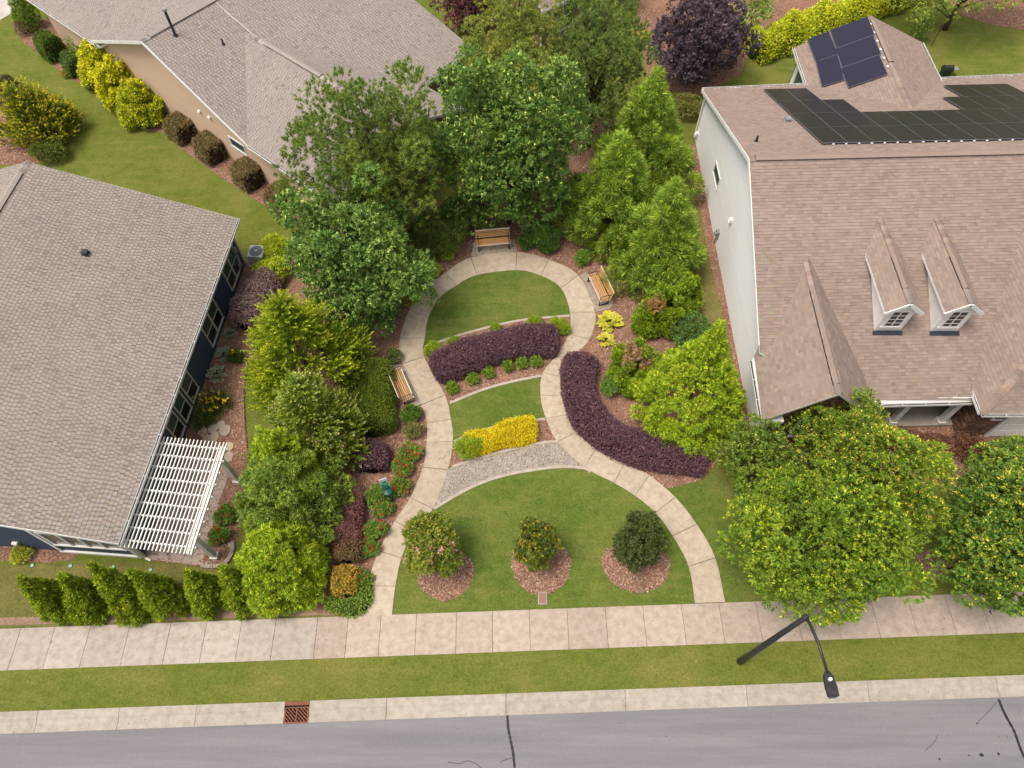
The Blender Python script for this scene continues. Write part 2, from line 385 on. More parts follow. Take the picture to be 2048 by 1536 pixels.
def cone_blobs(base, h, r, n, rr, seed, z0=.15, prof=.85, lump=.1, lean=(0, 0)):
    rng = np.random.default_rng(seed); out = []
    for k in range(n):
        t = 1-((k+.5)/n)**.74  # more lumps low down
        R = r*min(1.0, ((1-t)**prof))*(1+rng.normal(0, lump)); ph = 2.39996*k+rng.normal(0, .3)
        b = rng.uniform(*rr)*(.40+.60*(1-t)); R = max(0, R-b*.7)
        if t > .5 and rng.random() < .5: R *= rng.random()**.6
        if t < .08: R *= .85
        out.append((base[0]+R*math.cos(ph)+lean[0]*t, base[1]+R*math.sin(ph)+lean[1]*t, z0+(h-z0-b*.6)*t, b))
    out.append((base[0]+lean[0], base[1]+lean[1], h-.25, rr[0]*.42))
    return out
def conifer(name, base, h, r, label, pal, tip=None, n_blob=90, rr=(.45, .75), n_shoot=6000, k=5, L=.16, aspect=.3, seed=3, prof=.85, cat='conifer', group=None,
            lump=.1, up=.35, spread=.55, tipw=.5, blobs=None, brown=None, z0=.25, cull=.7, trunk_r=.12, dirz=.5, extra=None):
    rng = np.random.default_rng(seed); base = Vector(base); base.z = 0
    root = empty(name, base, label, cat, group)
    bl = blobs or cone_blobs(base, h, r, n_blob, rr, seed, z0, prof, lump)
    P, d, i = blob_shoots(bl, n_shoot, up=up, shell=.72, cull=cull, rng=rng)
    ok = P[:, 2] > .03; P, d, i = P[ok], d[ok], i[ok]
    ax = np.stack([P[:, 0]-base.x, P[:, 1]-base.y, np.zeros(len(P))], 1); ax = unit(ax)
    dd = unit(d*.9+ax*.35+np.array([0, 0, dirz*.8])+rng.normal(0, .12, (len(P), 3)))
    bc = pick_cols(pal, len(bl), None, .15, rng); cols = bc[i]*.5+pick_cols(pal, len(P), None, .18, rng)*.5
    if tip is not None:
        s = rng.random(len(P)) < tipw*np.clip(.45+.6*d[:, 2], .15, 1); tc = np.clip(pick_cols(tip, len(P), None, .14, rng)*1.2, .002, .42); cols[s] = tc[s]
    if brown is not None:
        for bp, br, bcol in brown:
            q = np.linalg.norm(P-np.array(bp), axis=1) < br*rng.uniform(.6, 1.15, len(P)); bc2 = pick_cols(bcol, len(P), None, .25, rng); cols[q] = bc2[q]
    Q, C = rosettes(P, dd, k, L, aspect, cols, up=.35, spread=spread, rng=rng)
    npmesh('crown', Q, 4, C, 'needle', root)
    m = MB(); m.tube([base+Vector((0, 0, -.05)), base+Vector((0, 0, h*.35)), base+Vector((0, 0, h*.55))], [trunk_r, trunk_r*.6, .02], 8)
    m.build('trunk', 'bark', root, True)
    return root
def plume_tree(name, base, h, r, label, pal, tip, n_plume=900, seed=4, plen=(.5, .95), prof=.8, per=34, cat='conifer', side=.16, lumps=60, rr=(.5, .9), wd=.035):
    rng = np.random.default_rng(seed); base = Vector(base); base.z = 0; root = empty(name, base, label, cat)
    bl = cone_blobs(base, h, r, lumps, rr, seed, .3, prof, .16)
    P, d, i = blob_shoots(bl, n_plume, up=.3, shell=.55, cull=.5, rng=rng)
    n = len(P); out = unit(np.stack([P[:, 0]-base.x, P[:, 1]-base.y, np.zeros(n)], 1))
    ax = unit(out*.75+d*.35+np.array([0, 0, .75])+rng.normal(0, .22, (n, 3))); Lp = rng.uniform(*plen, n)
    bc = pick_cols(pal, len(bl), None, .14, rng); cols = bc[i]*.5+pick_cols(pal, n, None, .2, rng)*.5
    tc = pick_cols(tip, n, None, .15, rng)
    t = np.tile((np.arange(per)+.5)/per, n); A = np.repeat(ax, per, 0); LL = np.repeat(Lp, per)
    PP = np.repeat(P, per, 0)+A*((t-.35)*LL)[:, None]
    s = rdir(n*per, rng); s = unit(s-A*(s*A).sum(1, keepdims=True))
    D = unit(A*.8+s*.75); q = np.clip((t-.45)*1.9, 0, 1)[:, None]
    C = np.repeat(cols, per, 0)*(1-q)+np.repeat(tc, per, 0)*q; C = np.clip(C*FOL*(1+rng.normal(0, .12, (n*per, 1))), .002, .9)
    ln = side*(1.15-.75*t)*rng.uniform(.7, 1.2, n*per)
    npmesh('crown', leaf_tris(PP, D, rdir(n*per, rng), ln, ln*0+wd), 3, C, 'needle', root)
    m = MB(); m.tube([base+Vector((0, 0, -.05)), base+Vector((0, 0, h*.3)), base+Vector((0, 0, h*.55))], [.13, .08, .02], 8)
    m.build('trunk', 'bark', root, True); return root

def hedge(name, path, width, height, label, pal, dens=1000, L=.07, aspect=.55, seed=5, cat='hedge', group=None, core='twig', rnd=4.2, tip=None, tipw=.3, zone=None, mat='leaf', lum=.05, base_in=.92, noise_amp=.065, end_r=None, k=3):
    """clipped hedge swept along a ground path (list of Vectors); zone(s01)->palette override"""
    rng = np.random.default_rng(seed); pts = spline(path, 10) if len(path) > 2 else [Vector(path[0]).lerp(Vector(path[1]), i/10) for i in range(11)]
    P = np.array([(p.x, p.y) for p in pts]); seg = np.linalg.norm(np.diff(P, axis=0), axis=1); cum = np.concatenate([[0], np.cumsum(seg)]); Ltot = cum[-1]
    er = end_r or width*.35
    ph = rng.uniform(0, 6.28, 6)
    def surf(s, th, sc=1.0):
        s = np.asarray(s); th = np.asarray(th)
        x = np.interp(s, cum, P[:, 0]); y = np.interp(s, cum, P[:, 1])
        e = min(.05, Ltot*.02); tx = np.interp(np.minimum(s+e, Ltot), cum, P[:, 0])-np.interp(np.maximum(s-e, 0), cum, P[:, 0]); ty = np.interp(np.minimum(s+e, Ltot), cum, P[:, 1])-np.interp(np.maximum(s-e, 0), cum, P[:, 1])
        l = np.hypot(tx, ty)+1e-9; nx, ny = -ty/l, tx/l
        dd = np.minimum(s, Ltot-s); f = np.clip(1-dd/er, 0, 1); wsc = (1-f**4)**.4
        ct_, st_ = np.cos(th), np.sin(th); rr_ = (np.abs(ct_)**rnd+np.abs(st_)**rnd)**(-1/rnd)
        nz = 1+noise_amp*(np.sin(s*2.1+ph[0])+.6*np.sin(s*4.7+ph[1]+th*2)+.5*np.sin(th*3+s*1.3+ph[2]))
        a = ct_*rr_*width/2*wsc*sc*nz; b = st_*rr_*height*(.62+.38*wsc)*sc*nz
        a = a*(base_in+(1-base_in)*np.clip(b/height*3, 0, 1))
        return np.stack([x+nx*a, y+ny*a, b], -1), np.stack([nx*ct_, ny*ct_, st_], -1)
    mid = pts[len(pts)//2]; root = empty(name, (mid.x, mid.y, 0), label, cat, group)
    ns = max(10, int(Ltot/.18)); nt_ = 14
    S, T = np.meshgrid(np.linspace(0, Ltot, ns), np.linspace(0, PI, nt_), indexing='ij')
    V, _ = surf(S, T, .90); V = V.reshape(-1, 3); V[:, 2] = np.maximum(V[:, 2]-.02, -.02)
    F = [(i*nt_+j, (i+1)*nt_+j, (i+1)*nt_+j+1, i*nt_+j+1) for i in range(ns-1) for j in range(nt_-1)]
    me = bpy.data.meshes.new('branches'); me.from_pydata(V.tolist(), [], F); me.update(); link('branches', me, core, root)
    area = Ltot*(width+2*height)*.85; n = int(area*dens*1.25/k)
    s = rng.uniform(0, Ltot, n); th = rng.uniform(.02, PI-.02, n)
    Q, N = surf(s, th, 1.0); Q = Q-N*(rng.random(n)**1.5*.10)[:, None]+N*(np.maximum(0, rng.normal(0, .03, n))+(rng.random(n) < .05)*rng.uniform(.03, .13, n))[:, None]
    cell = pick_cols(pal, 400, None, .12, rng); ci = (np.floor(Q[:, 0]/.22)*37+np.floor(Q[:, 1]/.22)*91+np.floor(Q[:, 2]/.22)*17).astype(int) % 400
    cols = cell[ci]*.4+pick_cols(pal, n, None, .2, rng)*.6
    if tip is not None:
        q = rng.random(n) < tipw*np.clip(.4+.6*N[:, 2], 0, 1); tc = pick_cols(tip, n, None, .15, rng); cols[q] = tc[q]
    if zone: cols = zone(s/Ltot, Q, cols, rng)
    d = unit(N*.8+rng.normal(0, .5, N.shape)+np.array([0, 0, .25]))
    QQ, CC = rosettes(Q, d, k, L, aspect, np.clip(cols, .002, .95), spread=.8, rng=rng)
    QQ[..., 2] = np.maximum(QQ[..., 2], .01)
    npmesh('foliage', QQ, 4, CC, mat, root); return root
def shrub(name, px, py, rx, ry, h, label, pal, n=900, k=4, L=.08, aspect=.55, seed=6, cat='shrub', group=None, tip=None, tipw=.3, lumps=9, core='twig_green', flowers=None, mat='leaf', world=None, spread=.8, lump_r=.5, up=.35, brown=None):
    """loose or clipped rounded bush; px,py = pixel of its middle at half height"""
    rng = np.random.default_rng(seed); c = world or G(px, py, h*.5); root = empty(name, (c.x, c.y, 0), label, cat, group)
    bl = [(c.x, c.y, h*.42, min(rx, ry, h)*.55)]
    for q in range(lumps):
        a = 2.4*q+rng.normal(0, .2); rad = math.sqrt((q+.5)/lumps)*.62; zz = h*(.62-.36*rad**2+rng.normal(0, .05))
        bl.append((c.x+math.cos(a)*rad*rx, c.y+math.sin(a)*rad*ry, zz, min(rx, ry, h)*lump_r*rng.uniform(.85, 1.12)))
    P, d, i = blob_shoots(bl, int(n*1.55), up=up, shell=.8, cull=.75, rng=rng); ok = (P[:, 2] > .02); P, d, i = P[ok], d[ok], i[ok]
    P[:, 2] = np.minimum(P[:, 2], h*1.08)
    cols = pick_cols(pal, len(bl), None, .12, rng)[i]*.45+pick_cols(pal, len(P), None, .2, rng)*.55
    if tip is not None:
        q = rng.random(len(P)) < tipw*np.clip(.3+.7*d[:, 2], 0, 1); tc = pick_cols(tip, len(P), None, .15, rng); cols[q] = tc[q]
    Q, C = rosettes(P, d, k, L, aspect, np.clip(cols, .002, .95), spread=spread, rng=rng); Q[..., 2] = np.maximum(Q[..., 2], .012)
    npmesh('foliage', Q, 4, C, mat, root)
    m = MB()
    for q in range(7):
        b = bl[int(rng.integers(len(bl)))]; m.tube([(c.x+rng.normal(0, .03), c.y+rng.normal(0, .03), -.03), ((c.x+b[0])/2, (c.y+b[1])/2, b[2]*.6), b[:3]], [.025, .018, .008], 5, cap=False)
    m.build('stems', 'twig', root)
    if flowers:
        fc, cnt, fs = flowers; j = rng.choice(np.flatnonzero(d[:, 2] > -.1), cnt); pts = np.repeat(P[j]+d[j]*L*.9, 3, 0)+rng.normal(0, fs*.5, (cnt*3, 3))
        Qf, Cf = rosettes(pts, unit(rdir(len(pts), rng)*.6+np.array([0, 0, 1.])), 5, fs, .8, np.repeat(pick_cols(fc, cnt, None, .12, rng), 3, 0), up=1., spread=1.1, rng=rng)
        npmesh('blossoms', Qf, 4, Cf, 'petal', root)
    return root

# ================================================================== THE SETTING
YS1 = lambda x: 6.80+.0355*x       # pavement edges (far, near), kerb edges (far, road side)
YS0 = lambda x: 5.27+.0355*x
YK1 = lambda x: 3.80+.0335*x
YK0 = lambda x: 3.09+.0335*x
XS = [-700, -60, -30, -15, 0, 15, 30, 60, 700]
lv = [(lambda x: 700., 0), (lambda x: 60+.03*x, 0), (YK1, 0), (lambda x: YK1(x)-.02, -.25), (lambda x: -6.3+.0335*x, -.25), (lambda x: -6.32+.0335*x, 0), (lambda x: -700., 0)]
V = [(x, f(max(-60, min(60, x))), z) for x in XS for f, z in lv]; nl_ = len(lv)
F = [(i*nl_+j, i*nl_+j+1, (i+1)*nl_+j+1, (i+1)*nl_+j) for i in range(len(XS)-1) for j in range(nl_-1)]
me = bpy.data.meshes.new('ground'); me.from_pydata(V, [], F); me.update(); tag(link('ground', me, 'grass'), kind='structure')
me = bpy.data.meshes.new('road')
me.from_pydata([(x, f(x), -.085) for x in (-60, -20, 0, 20, 60) for f in (lambda x: YK0(x)+.02, lambda x: -6.29+.0335*x)], [], [(2*i, 2*i+1, 2*i+3, 2*i+2) for i in range(4)]); me.update()
road = tag(link('road', me, 'asphalt'), kind='structure')
def strip(name, pts, wd, z, mat, parent):                  # a flat painted or poured line along points
    m = MB(); P = spline(pts, 6); rng = np.random.default_rng(len(pts)*7)
    for i in range(len(P)-1):
        t = (P[i+1]-P[i]).normalized(); n = Vector((-t.y, t.x, 0))
        wa, wb = wd*(.8+.4*abs(math.sin(i*1.7))), wd*(.8+.4*abs(math.sin((i+1)*1.7)))
        m.face([P[i]-n*wa/2+Vector((0, 0, z-P[i].z)), P[i]+n*wa/2+Vector((0, 0, z-P[i].z)), P[i+1]+n*wb/2+Vector((0, 0, z-P[i+1].z)), P[i+1]-n*wb/2+Vector((0, 0, z-P[i+1].z))])
    return m.build(name, mat, parent)
strip('tar_seam', PX([(1015, 1430), (1016, 1452), (1020, 1475), (1026, 1505), (1029, 1536), (1030, 1580)], -.085), .085, -.081, 'tar', road)
strip('tar_seam', PX([(1997, 1398), (2008, 1425), (2028, 1462), (2040, 1495), (2052, 1520), (2090, 1580)], -.085), .09, -.081, 'tar', road)
strip('crack', PX([(895, 1524), (918, 1527), (935, 1522), (953, 1528), (962, 1536)], -.085), .018, -.081, 'tar', road)
strip('crack', PX([(1000, 1525), (1010, 1520), (1024, 1516)], -.085), .018, -.081, 'tar', road)
strip('crack', PX([(1952, 1448), (1975, 1425), (1995, 1402)], -.085), .012, -.081, 'tar', road)
strip('crack', PX([(1850, 1502), (1868, 1485), (1876, 1470)], -.085), .014, -.081, 'tar', road)
for a, b, r in ((1963, 1510, .06), (1997, 1508, .05), (1954, 1447, .03), (1938, 1511, .03), (1879, 1518, .04)):
    c = G(a, b, -.085); m = MB(); m.face([(c.x+r*math.cos(t)*(1.4 if a == 1963 else .9), c.y+r*math.sin(t), -.080) for t in np.linspace(0, 2*PI, 9)[:-1]]); m.build('tar_spot', 'tar', road)

# kerb and gutter, poured in sections (rolled profile)
kj = sorted([G(a, 1400).x for a in (85, 245, 397, 774, 1012, 1251, 1496, 1742, 2005)])
kj = [kj[0]-4.4*k for k in (4, 3, 2, 1)]+kj+[kj[-1]+4.5*k for k in (1, 2, 3, 4)]
kerb = tag(empty('kerb'), kind='structure')
prof = [(0.0, -.2), (0.0, .035), (.16, .035), (.26, .0), (.34, -.055), (.44, -.085), (.58, -.082), (.72, -.072), (.72, -.2)]
gx0, gx1 = G(568, 1425).x, G(617, 1425).x                # opening of the storm drain
def kerb_sec(a, b, c):
    m = MB(); a += .008; b -= .008
    A = [(a, YK1(a)-d, z) for d, z in prof]; B = [(b, YK1(b)-d, z) for d, z in prof]
    for i in range(len(prof)-1): m.face([A[i], A[i+1], B[i+1], B[i]], c)
    m.face(A[::-1], c); m.face(B, c); m.build('kerb_section', 'concrete', kerb)
for i in range(len(kj)-1):
    q = random.uniform(.92, 1.06); c = (.41*q, .365*q, .31*q)
    if kj[i] < gx0 < kj[i+1]: kerb_sec(kj[i], gx0-.0, c); kerb_sec(gx1+.0, kj[i+1], c)
    else: kerb_sec(kj[i], kj[i+1], c)

# pavement slabs
sj = [G(a, 1240).x for a in (50, 117, 187, 265, 346, 417, 486, 554, 637, 698, 763, 834, 914, 986, 1060, 1136, 1213, 1289, 1367, 1443, 1518, 1596, 1674, 1752, 1827, 1905, 1974)]
sj = [sj[0]-1.45*k for k in range(12, 0, -1)]+sj+[sj[-1]+1.5*k for k in range(1, 13)]
side = sheet('sidewalk', [(x, YS0(x)+.03) for x in (-50, 50)]+[(x, YS1(x)-.03) for x in (50, -50)], .010, 'joint')
def slab(poly, z1, c, parent, name='slab', mat='concrete'):
    return MB().prism([(p[0], p[1]) for p in poly], .002, z1, c).build(name, mat, parent)
for i in range(len(sj)-1):
    a, b = sj[i]+.008, sj[i+1]-.008; q = random.uniform(.90, 1.07); old = sj[i] < G(630, 1240).x
    k = -.0355
    c = (.43*q, .350*q, .29*q) if not old else (.43*q, .37*q, .32*q)
    slab([(a-k*0, YS0(a)), (b, YS0(b)), (b+k*1.5*.5, YS1(b)), (a+k*1.5*.5, YS1(a))], .032+random.uniform(-.003, .003), c, side)

# the looping garden path
JO = [(725, 1232), (734, 1172), (758, 1102), (790, 1042), (821, 995), (846, 935), (853, 886), (854, 847), (843, 810), (805, 728), (800, 678), (819, 620), (843, 582), (890, 547), (942, 516), (1033, 505), (1097, 520), (1156, 551), (1190, 625), (1178, 680), (1143, 716), (1128, 755), (1128, 793), (1136, 829), (1156, 862), (1192, 897), (1249, 926), (1298, 951), (1350, 995), (1393, 1049), (1430, 1116), (1450, 1205)]
JI = [(784, 1231), (791, 1173), (803, 1117), (828, 1064), (866, 1018), (896, 940), (906, 883), (902, 839), (890, 791), (849, 714), (850, 675), (857, 636), (877, 598), (914, 571), (954, 551), (1032, 541), (1082, 552), (1122, 577), (1140, 625), (1137, 668), (1119, 704), (1086, 746), (1081, 791), (1092, 838), (1115, 884), (1169, 935), (1228, 966), (1270, 992), (1311, 1026), (1345, 1072), (1377, 1133), (1390, 1207)]
SO, SI = spline(PX(JO), 8), spline(PX(JI), 8)
path = sheet('garden_path', [p.lerp(q, .03) for p, q in zip(SO, SI)]+[q.lerp(p, .03) for p, q in zip(SO, SI)][::-1], .012, 'joint')
for i in range(len(JO)-1):
    o, n_ = SO[i*8:i*8+9], SI[i*8:i*8+9]; q = random.uniform(.92, 1.05)
    def tr(L, last): return L
    g0 = .010
    o2 = [o[0].lerp(o[1], .06)]+o[1:-1]+[o[-1].lerp(o[-2], .06)]; n2 = [n_[0].lerp(n_[1], .06)]+n_[1:-1]+[n_[-1].lerp(n_[-2], .06)]
    slab(o2+n2[::-1], .036+random.uniform(-.003, .003), (.47*q, .388*q, .30*q), path)
for L in ([(942, 514), (947, 484), (1029, 479), (1034, 503)], [(803, 731), (842, 808), (829, 819), (800, 775), (785, 742), (783, 727)], [(1160, 551), (1171, 545), (1200, 565), (1226, 605), (1219, 618), (1192, 624)]):
    slab(PX(L), .034, (.33, .285, .235), path, 'bench_pad')
# thin concrete edging bands across the garden
BANDS = [[(851, 694), (919, 671), (986, 653), (1050, 640), (1139, 632)], [(899, 807), (963, 781), (1018, 765), (1083, 752)], [(908, 884), (948, 867), (1000, 852), (1055, 843), (1090, 838)],
         [(904, 934), (967, 913), (1026, 898), (1084, 886), (1115, 883)], [(868, 1018), (919, 987), (963, 966), (1010, 951), (1050, 943), (1090, 937), (1128, 934), (1169, 937), (1181, 944)]]
bandw = []
for L in BANDS:
    P = spline(PX(L), 5); a = []; b = []
    for i, p in enumerate(P):
        t = (P[min(i+1, len(P)-1)]-P[max(i-1, 0)]).normalized(); n_ = Vector((-t.y, t.x, 0)); a.append(p+n_*.065); b.append(p-n_*.065)
    bandw.append(P); o = slab(a+b[::-1], .042, (.43, .37, .31), path, 'edging_band')

# beds: bark mulch, gravel, lawns of the garden
IL = SI  # inner path edge, left bottom -> top -> right bottom
def inner(a, b): return SI[a*8:b*8+1]
BEDS = []
def bed(poly, z=.016, mat='mulch', name='mulch_bed', dens=420):
    o = sheet(name, poly, z, mat); BEDS.append((poly, z, dens)); return o
bed(bandw[0]+PX([(1160, 655), (1150, 690), (1112, 738)])+bandw[1][::-1]+PX([(868, 785), (828, 735), (828, 705)]), name='mulch_bed')
bed(bandw[2]+PX([(1112, 845), (1128, 875)])+bandw[3][::-1]+PX([(878, 925), (882, 895)]))
sheet('gravel_bed', bandw[3]+PX([(1150, 900), (1195, 930)])+bandw[4][::-1]+PX([(850, 1000), (872, 955)]), .017, 'gravel')
sheet('lawn', [SI[k] for k in range(9*8+4, 18*8+2)]+bandw[0][::-1], .007, 'lawn_grass')
sheet('lawn', bandw[1]+bandw[2][::-1], .007, 'lawn_grass')
sheet('lawn', inner(0, 4)+bandw[4]+inner(25, 31), .007, 'lawn_grass')
sheet('lawn', SO[25*8:]+PX([(1520, 1200), (1510, 1000), (1421, 940), (1401, 961), (1336, 977)]), .005, 'lawn_grass')
bed(SO[0:14*8+1]+PX([(948, 470), (1000, 400), (900, 400), (700, 420), (600, 470), (545, 560), (548, 680), (545, 760), (560, 880), (590, 1000), (600, 1100), (605, 1215), (640, 1226)]))
bed(SO[14*8:26*8+1]+PX([(1298, 953), (1336, 977), (1401, 961), (1421, 940), (1470, 880), (1440, 800), (1415, 700), (1392, 560), (1370, 400), (1340, 250), (1240, 230), (1140, 250), (1000, 330), (940, 420)]), name='mulch_bed')
bed(PX([(1378, 290), (1390, 370), (1406, 450), (1428, 560), (1448, 640), (1462, 700), (1490, 860), (1525, 860), (1490, 640), (1450, 460), (1405, 290)]), .020)
bed(PX([(497, 512), (545, 560), (548, 640), (507, 705), (490, 760), (490, 850), (496, 897), (494, 960), (470, 1100), (440, 1136), (405, 1133), (296, 1121), (283, 1115), (400, 790)]), .018)
bed(PX([(44, 82), (97, 123), (132, 152), (187, 179), (249, 234), (281, 258), (337, 267), (360, 296), (425, 343), (483, 381), (527, 410), (600, 455), (700, 470), (740, 330), (330, 130), (70, 30), (30, 50)]), .014)
bed(PX([(-60, 180), (30, 190), (67, 225), (110, 255), (129, 287), (110, 315), (60, 330), (-60, 330)]), .014)
bed(PX([(-60, 1085), (0, 1120), (90, 1126), (138, 1121), (160, 1108), (283, 1113), (0, 1085)]), .016)
bed(PX([(1520, 860), (1560, 920), (1750, 960), (1900, 980), (2120, 960), (2120, 840), (1700, 820)]), .014)
bed(PX([(1830, 1110), (1860, 1100), (1905, 1130), (1890, 1160), (1850, 1150)]), .012)
bed(PX([(1270, 40), (1300, 175), (1400, 190), (1480, 150), (1500, 100), (1600, 60), (1760, 0), (1700, -30), (1290, -30)]), .012)
bed(PX([(1880, -20), (1910, 25), (1980, 50), (2120, 70), (2120, -40)]), .012)
for cx, cy, rx, ry in ((890, 1146, 57, 52), (1082, 1129, 59, 58), (1272, 1130, 68, 52)):
    c = G(cx, cy); k = mpp(cx, cy)
    bed([Vector((c.x+rx*k*math.cos(t)*(1+.03*math.sin(5*t)), c.y+ry*k*1.03*math.sin(t)*(1+.03*math.cos(4*t)), 0)) for t in np.linspace(0, 2*PI, 41)[:-1]], .016, dens=900)
sheet('dry_lawn', PX([(-60, 1130), (60, 1130), (300, 1125), (440, 1140), (520, 1160), (640, 1228), (724, 1229), (724, 1233), (-60, 1263)]), .006, 'dry_grass')
sheet('dirt_strip', PX([(-80, 1237), (120, 1233), (330, 1222), (480, 1215), (640, 1216), (720, 1222), (722, 1229), (560, 1232), (300, 1243), (-80, 1253)]), .010, 'dirt')
sheet('dry_lawn', PX([(1365, 330), (1383, 330), (1406, 450), (1428, 560), (1448, 640), (1462, 700), (1410, 700), (1395, 560), (1378, 440)]), .018, 'dry_grass')
sheet('driveway', PX([(-200, 30), (0, 40), (32, 22), (38, -40), (-200, -60)]), .012, 'drive')
# bark chips and pebbles: real pieces, too small to count
def chips(poly_list):
    QQ, CC = [], []
    for poly, z, dens in poly_list:
        q = scatter_poly(poly, dens*.6); q = q[(np.abs(q[:, 0]) < 22+.35*q[:, 1]) & (q[:, 1] < 47)]; n = len(q)
        if not n: continue
        P = np.concatenate([q, np.full((n, 1), z+.006)], 1); P[:, 2] += RNG.random(n)*.012
        a = RNG.uniform(0, 2*PI, n); D = np.stack([np.cos(a), np.sin(a), RNG.normal(0, .18, n)], 1)
        Lc = RNG.uniform(.04, .11, n); U = np.array([0, 0, 1.])+RNG.normal(0, .3, (n, 3))
        QQ.append(leaf_tris(P, D, U, Lc, Lc*RNG.uniform(.35, .7, n)))
        CC.append(pick_cols([(.23, .118, .078), (.34, .195, .138), (.45, .295, .22), (.13, .062, .043), (.52, .38, .29)], n, (3, 3, 2, 1.8, .7), .15))
    o = npmesh('bark_chips', np.concatenate(QQ), 4, np.concatenate(CC), 'chip'); tag(o, 'loose red brown bark chips over the planting beds', 'mulch', None, 'stuff')
chips(BEDS)
q = scatter_poly([tuple(p) for p in bandw[3]+PX([(1150, 900), (1195, 930)])+bandw[4][::-1]+PX([(850, 1000), (872, 955)])], 520); n = len(q); B0_ = []
oc = np.array([(1, 0, 0), (0, 1, 0), (-1, 0, 0), (0, -1, 0), (0, 0, .7)]); fa = [(0, 1, 4), (1, 2, 4), (2, 3, 4), (3, 0, 4)]
sz = RNG.uniform(.016, .038, n); an = RNG.uniform(0, 6.28, n); R_ = np.stack([np.stack([np.cos(an), -np.sin(an), an*0], 1), np.stack([np.sin(an), np.cos(an), an*0], 1), np.stack([an*0, an*0, an*0+1], 1)], 1)
vv = np.einsum('nij,kj->nki', R_, oc*np.array([1, .75, 1]))*sz[:, None, None]+np.concatenate([q, np.full((n, 1), .018)], 1)[:, None, :]
pc = pick_cols([(.37, .32, .265), (.28, .235, .19), (.50, .45, .39), (.19, .15, .12), (.45, .36, .27)], n, None, .12)
tag(npmesh('pebbles', np.concatenate([vv[:, f, :] for f in fa]), 3, np.concatenate([pc]*4), 'stone'), 'loose grey pebbles filling the band above the lower lawn', 'gravel', None, 'stuff')

# ================================================================== BUILDING HELPERS
def convex_iv(poly2, v):
    xs = []
    n = len(poly2)
    for i in range(n):
        (u0, v0), (u1, v1) = poly2[i], poly2[(i+1) % n]
        if (v0 <= v < v1) or (v1 <= v < v0): xs.append(u0+(u1-u0)*(v-v0)/(v1-v0))
    return (min(xs), max(xs)) if len(xs) >= 2 else None
def courses(poly, expo, tabw, thick, pal, w=None, sides=True, seed=1, down=None, nrm=None, lift=.0, jit=.07, seedrow=0):
    """overlapping courses (shingles, lap boards) on a convex planar outline; returns quads, colours and the tab list"""
    rng = np.random.default_rng(seed); P = [Vector(p) for p in poly]
    n = nrm or (P[1]-P[0]).cross(P[2]-P[0]).normalized()
    if nrm is None and n.z < 0: n = -n
    ev = (Vector((0, 0, -1))-n*n.dot(Vector((0, 0, -1)))).normalized() if down is None else down
    eu = n.cross(ev).normalized(); O = P[0]
    p2 = [((p-O).dot(eu), (p-O).dot(ev)) for p in P]; v0, v1 = min(p[1] for p in p2), max(p[1] for p in p2)
    quads, cols, tabs = [], [], []; k = int(math.ceil((v1-v0)/expo))
    W3 = lambda u, v, h: O+eu*u+ev*v+n*h
    for j in range(k):
        va, vb = v1-(j+1)*expo, v1-j*expo; va = max(va, v0)
        ia, ib = convex_iv(p2, va+1e-4), convex_iv(p2, vb-1e-4)
        if not ia or not ib: continue
        lo, hi = min(ia[0], ib[0]), max(ia[1], ib[1])
        if tabw is None: edges = [lo, hi]
        elif tabw == 'tooth':
            edges = [lo-rng.uniform(0, .2)]; tt = 0
            while edges[-1] < hi: edges.append(edges[-1]+(rng.uniform(.08, .14) if tt % 2 == 0 else rng.uniform(.05, .085))); tt += 1
        else:
            edges = [lo-rng.uniform(0, tabw[1])]
            while edges[-1] < hi: edges.append(edges[-1]+rng.uniform(*tabw))
        for ti, (a, b) in enumerate(zip(edges[:-1], edges[1:])):
            a0, b0, a1, b1 = max(a, ia[0]), min(b, ia[1]), max(a, ib[0]), min(b, ib[1])
            if b0-a0 < .004 and b1-a1 < .004: continue
            b0, b1 = max(a0, b0), max(a1, b1)
            t = thick*(rng.uniform(.7, 1.6) if sides and tabw != 'tooth' else 1)*(.45 if tabw == 'tooth' and ti % 2 else 1)
            c = pick_cols(pal, 1, w, jit, rng)[0] if tabw != 'tooth' else np.array(pal[2 if ti % 2 else 0])*(1+rng.normal(0, .05))*(1 if rng.random() > .07 else .8)
            A, B_, C_, D_ = W3(a0, va-expo*.03, lift+.002), W3(b0, va-expo*.03, lift+.002), W3(b1, vb, lift+t), W3(a1, vb, lift+t)
            E_, F_ = W3(b1, vb, lift-.004), W3(a1, vb, lift-.004)
            quads.append((A, D_, C_, B_)); cols.append(c); quads.append((D_, F_, E_, C_)); cols.append(c*(.9 if tabw == 'tooth' else .75))  # front edge darkened: shingle cut edge, and lap shadow put into the colour
            if sides and tabw != 'tooth':
                G0, H0 = W3(a0, va, lift-.004), W3(b0, va, lift-.004)
                quads.append((A, G0, F_, D_)); cols.append(c); quads.append((B_, C_, E_, H0)); cols.append(c)
            tabs.append(((A+B_+C_+D_)/4, b-a, c, len(quads), (a0 == a and b0 == b and a1 == a and b1 == b)))
    return np.array([[tuple(v) for v in q] for q in quads]), np.array(cols), tabs, (eu, ev, n)
def deck(poly, parent, mat='dark_fascia', th=.14, name='roof'):
    P = [Vector(p) for p in poly]; n = (P[1]-P[0]).cross(P[2]-P[0]).normalized()
    if n.z < 0: P = P[::-1]; n = -n
    m = MB(); T = [p-n*.004 for p in P]; B = [p-Vector((0, 0, th)) for p in P]
    m.face(T); m.face(B[::-1])
    for i in range(len(P)): j = (i+1) % len(P); m.face([T[i], B[i], B[j], T[j]])
    return m.build(name, mat, parent)
SHM = {}
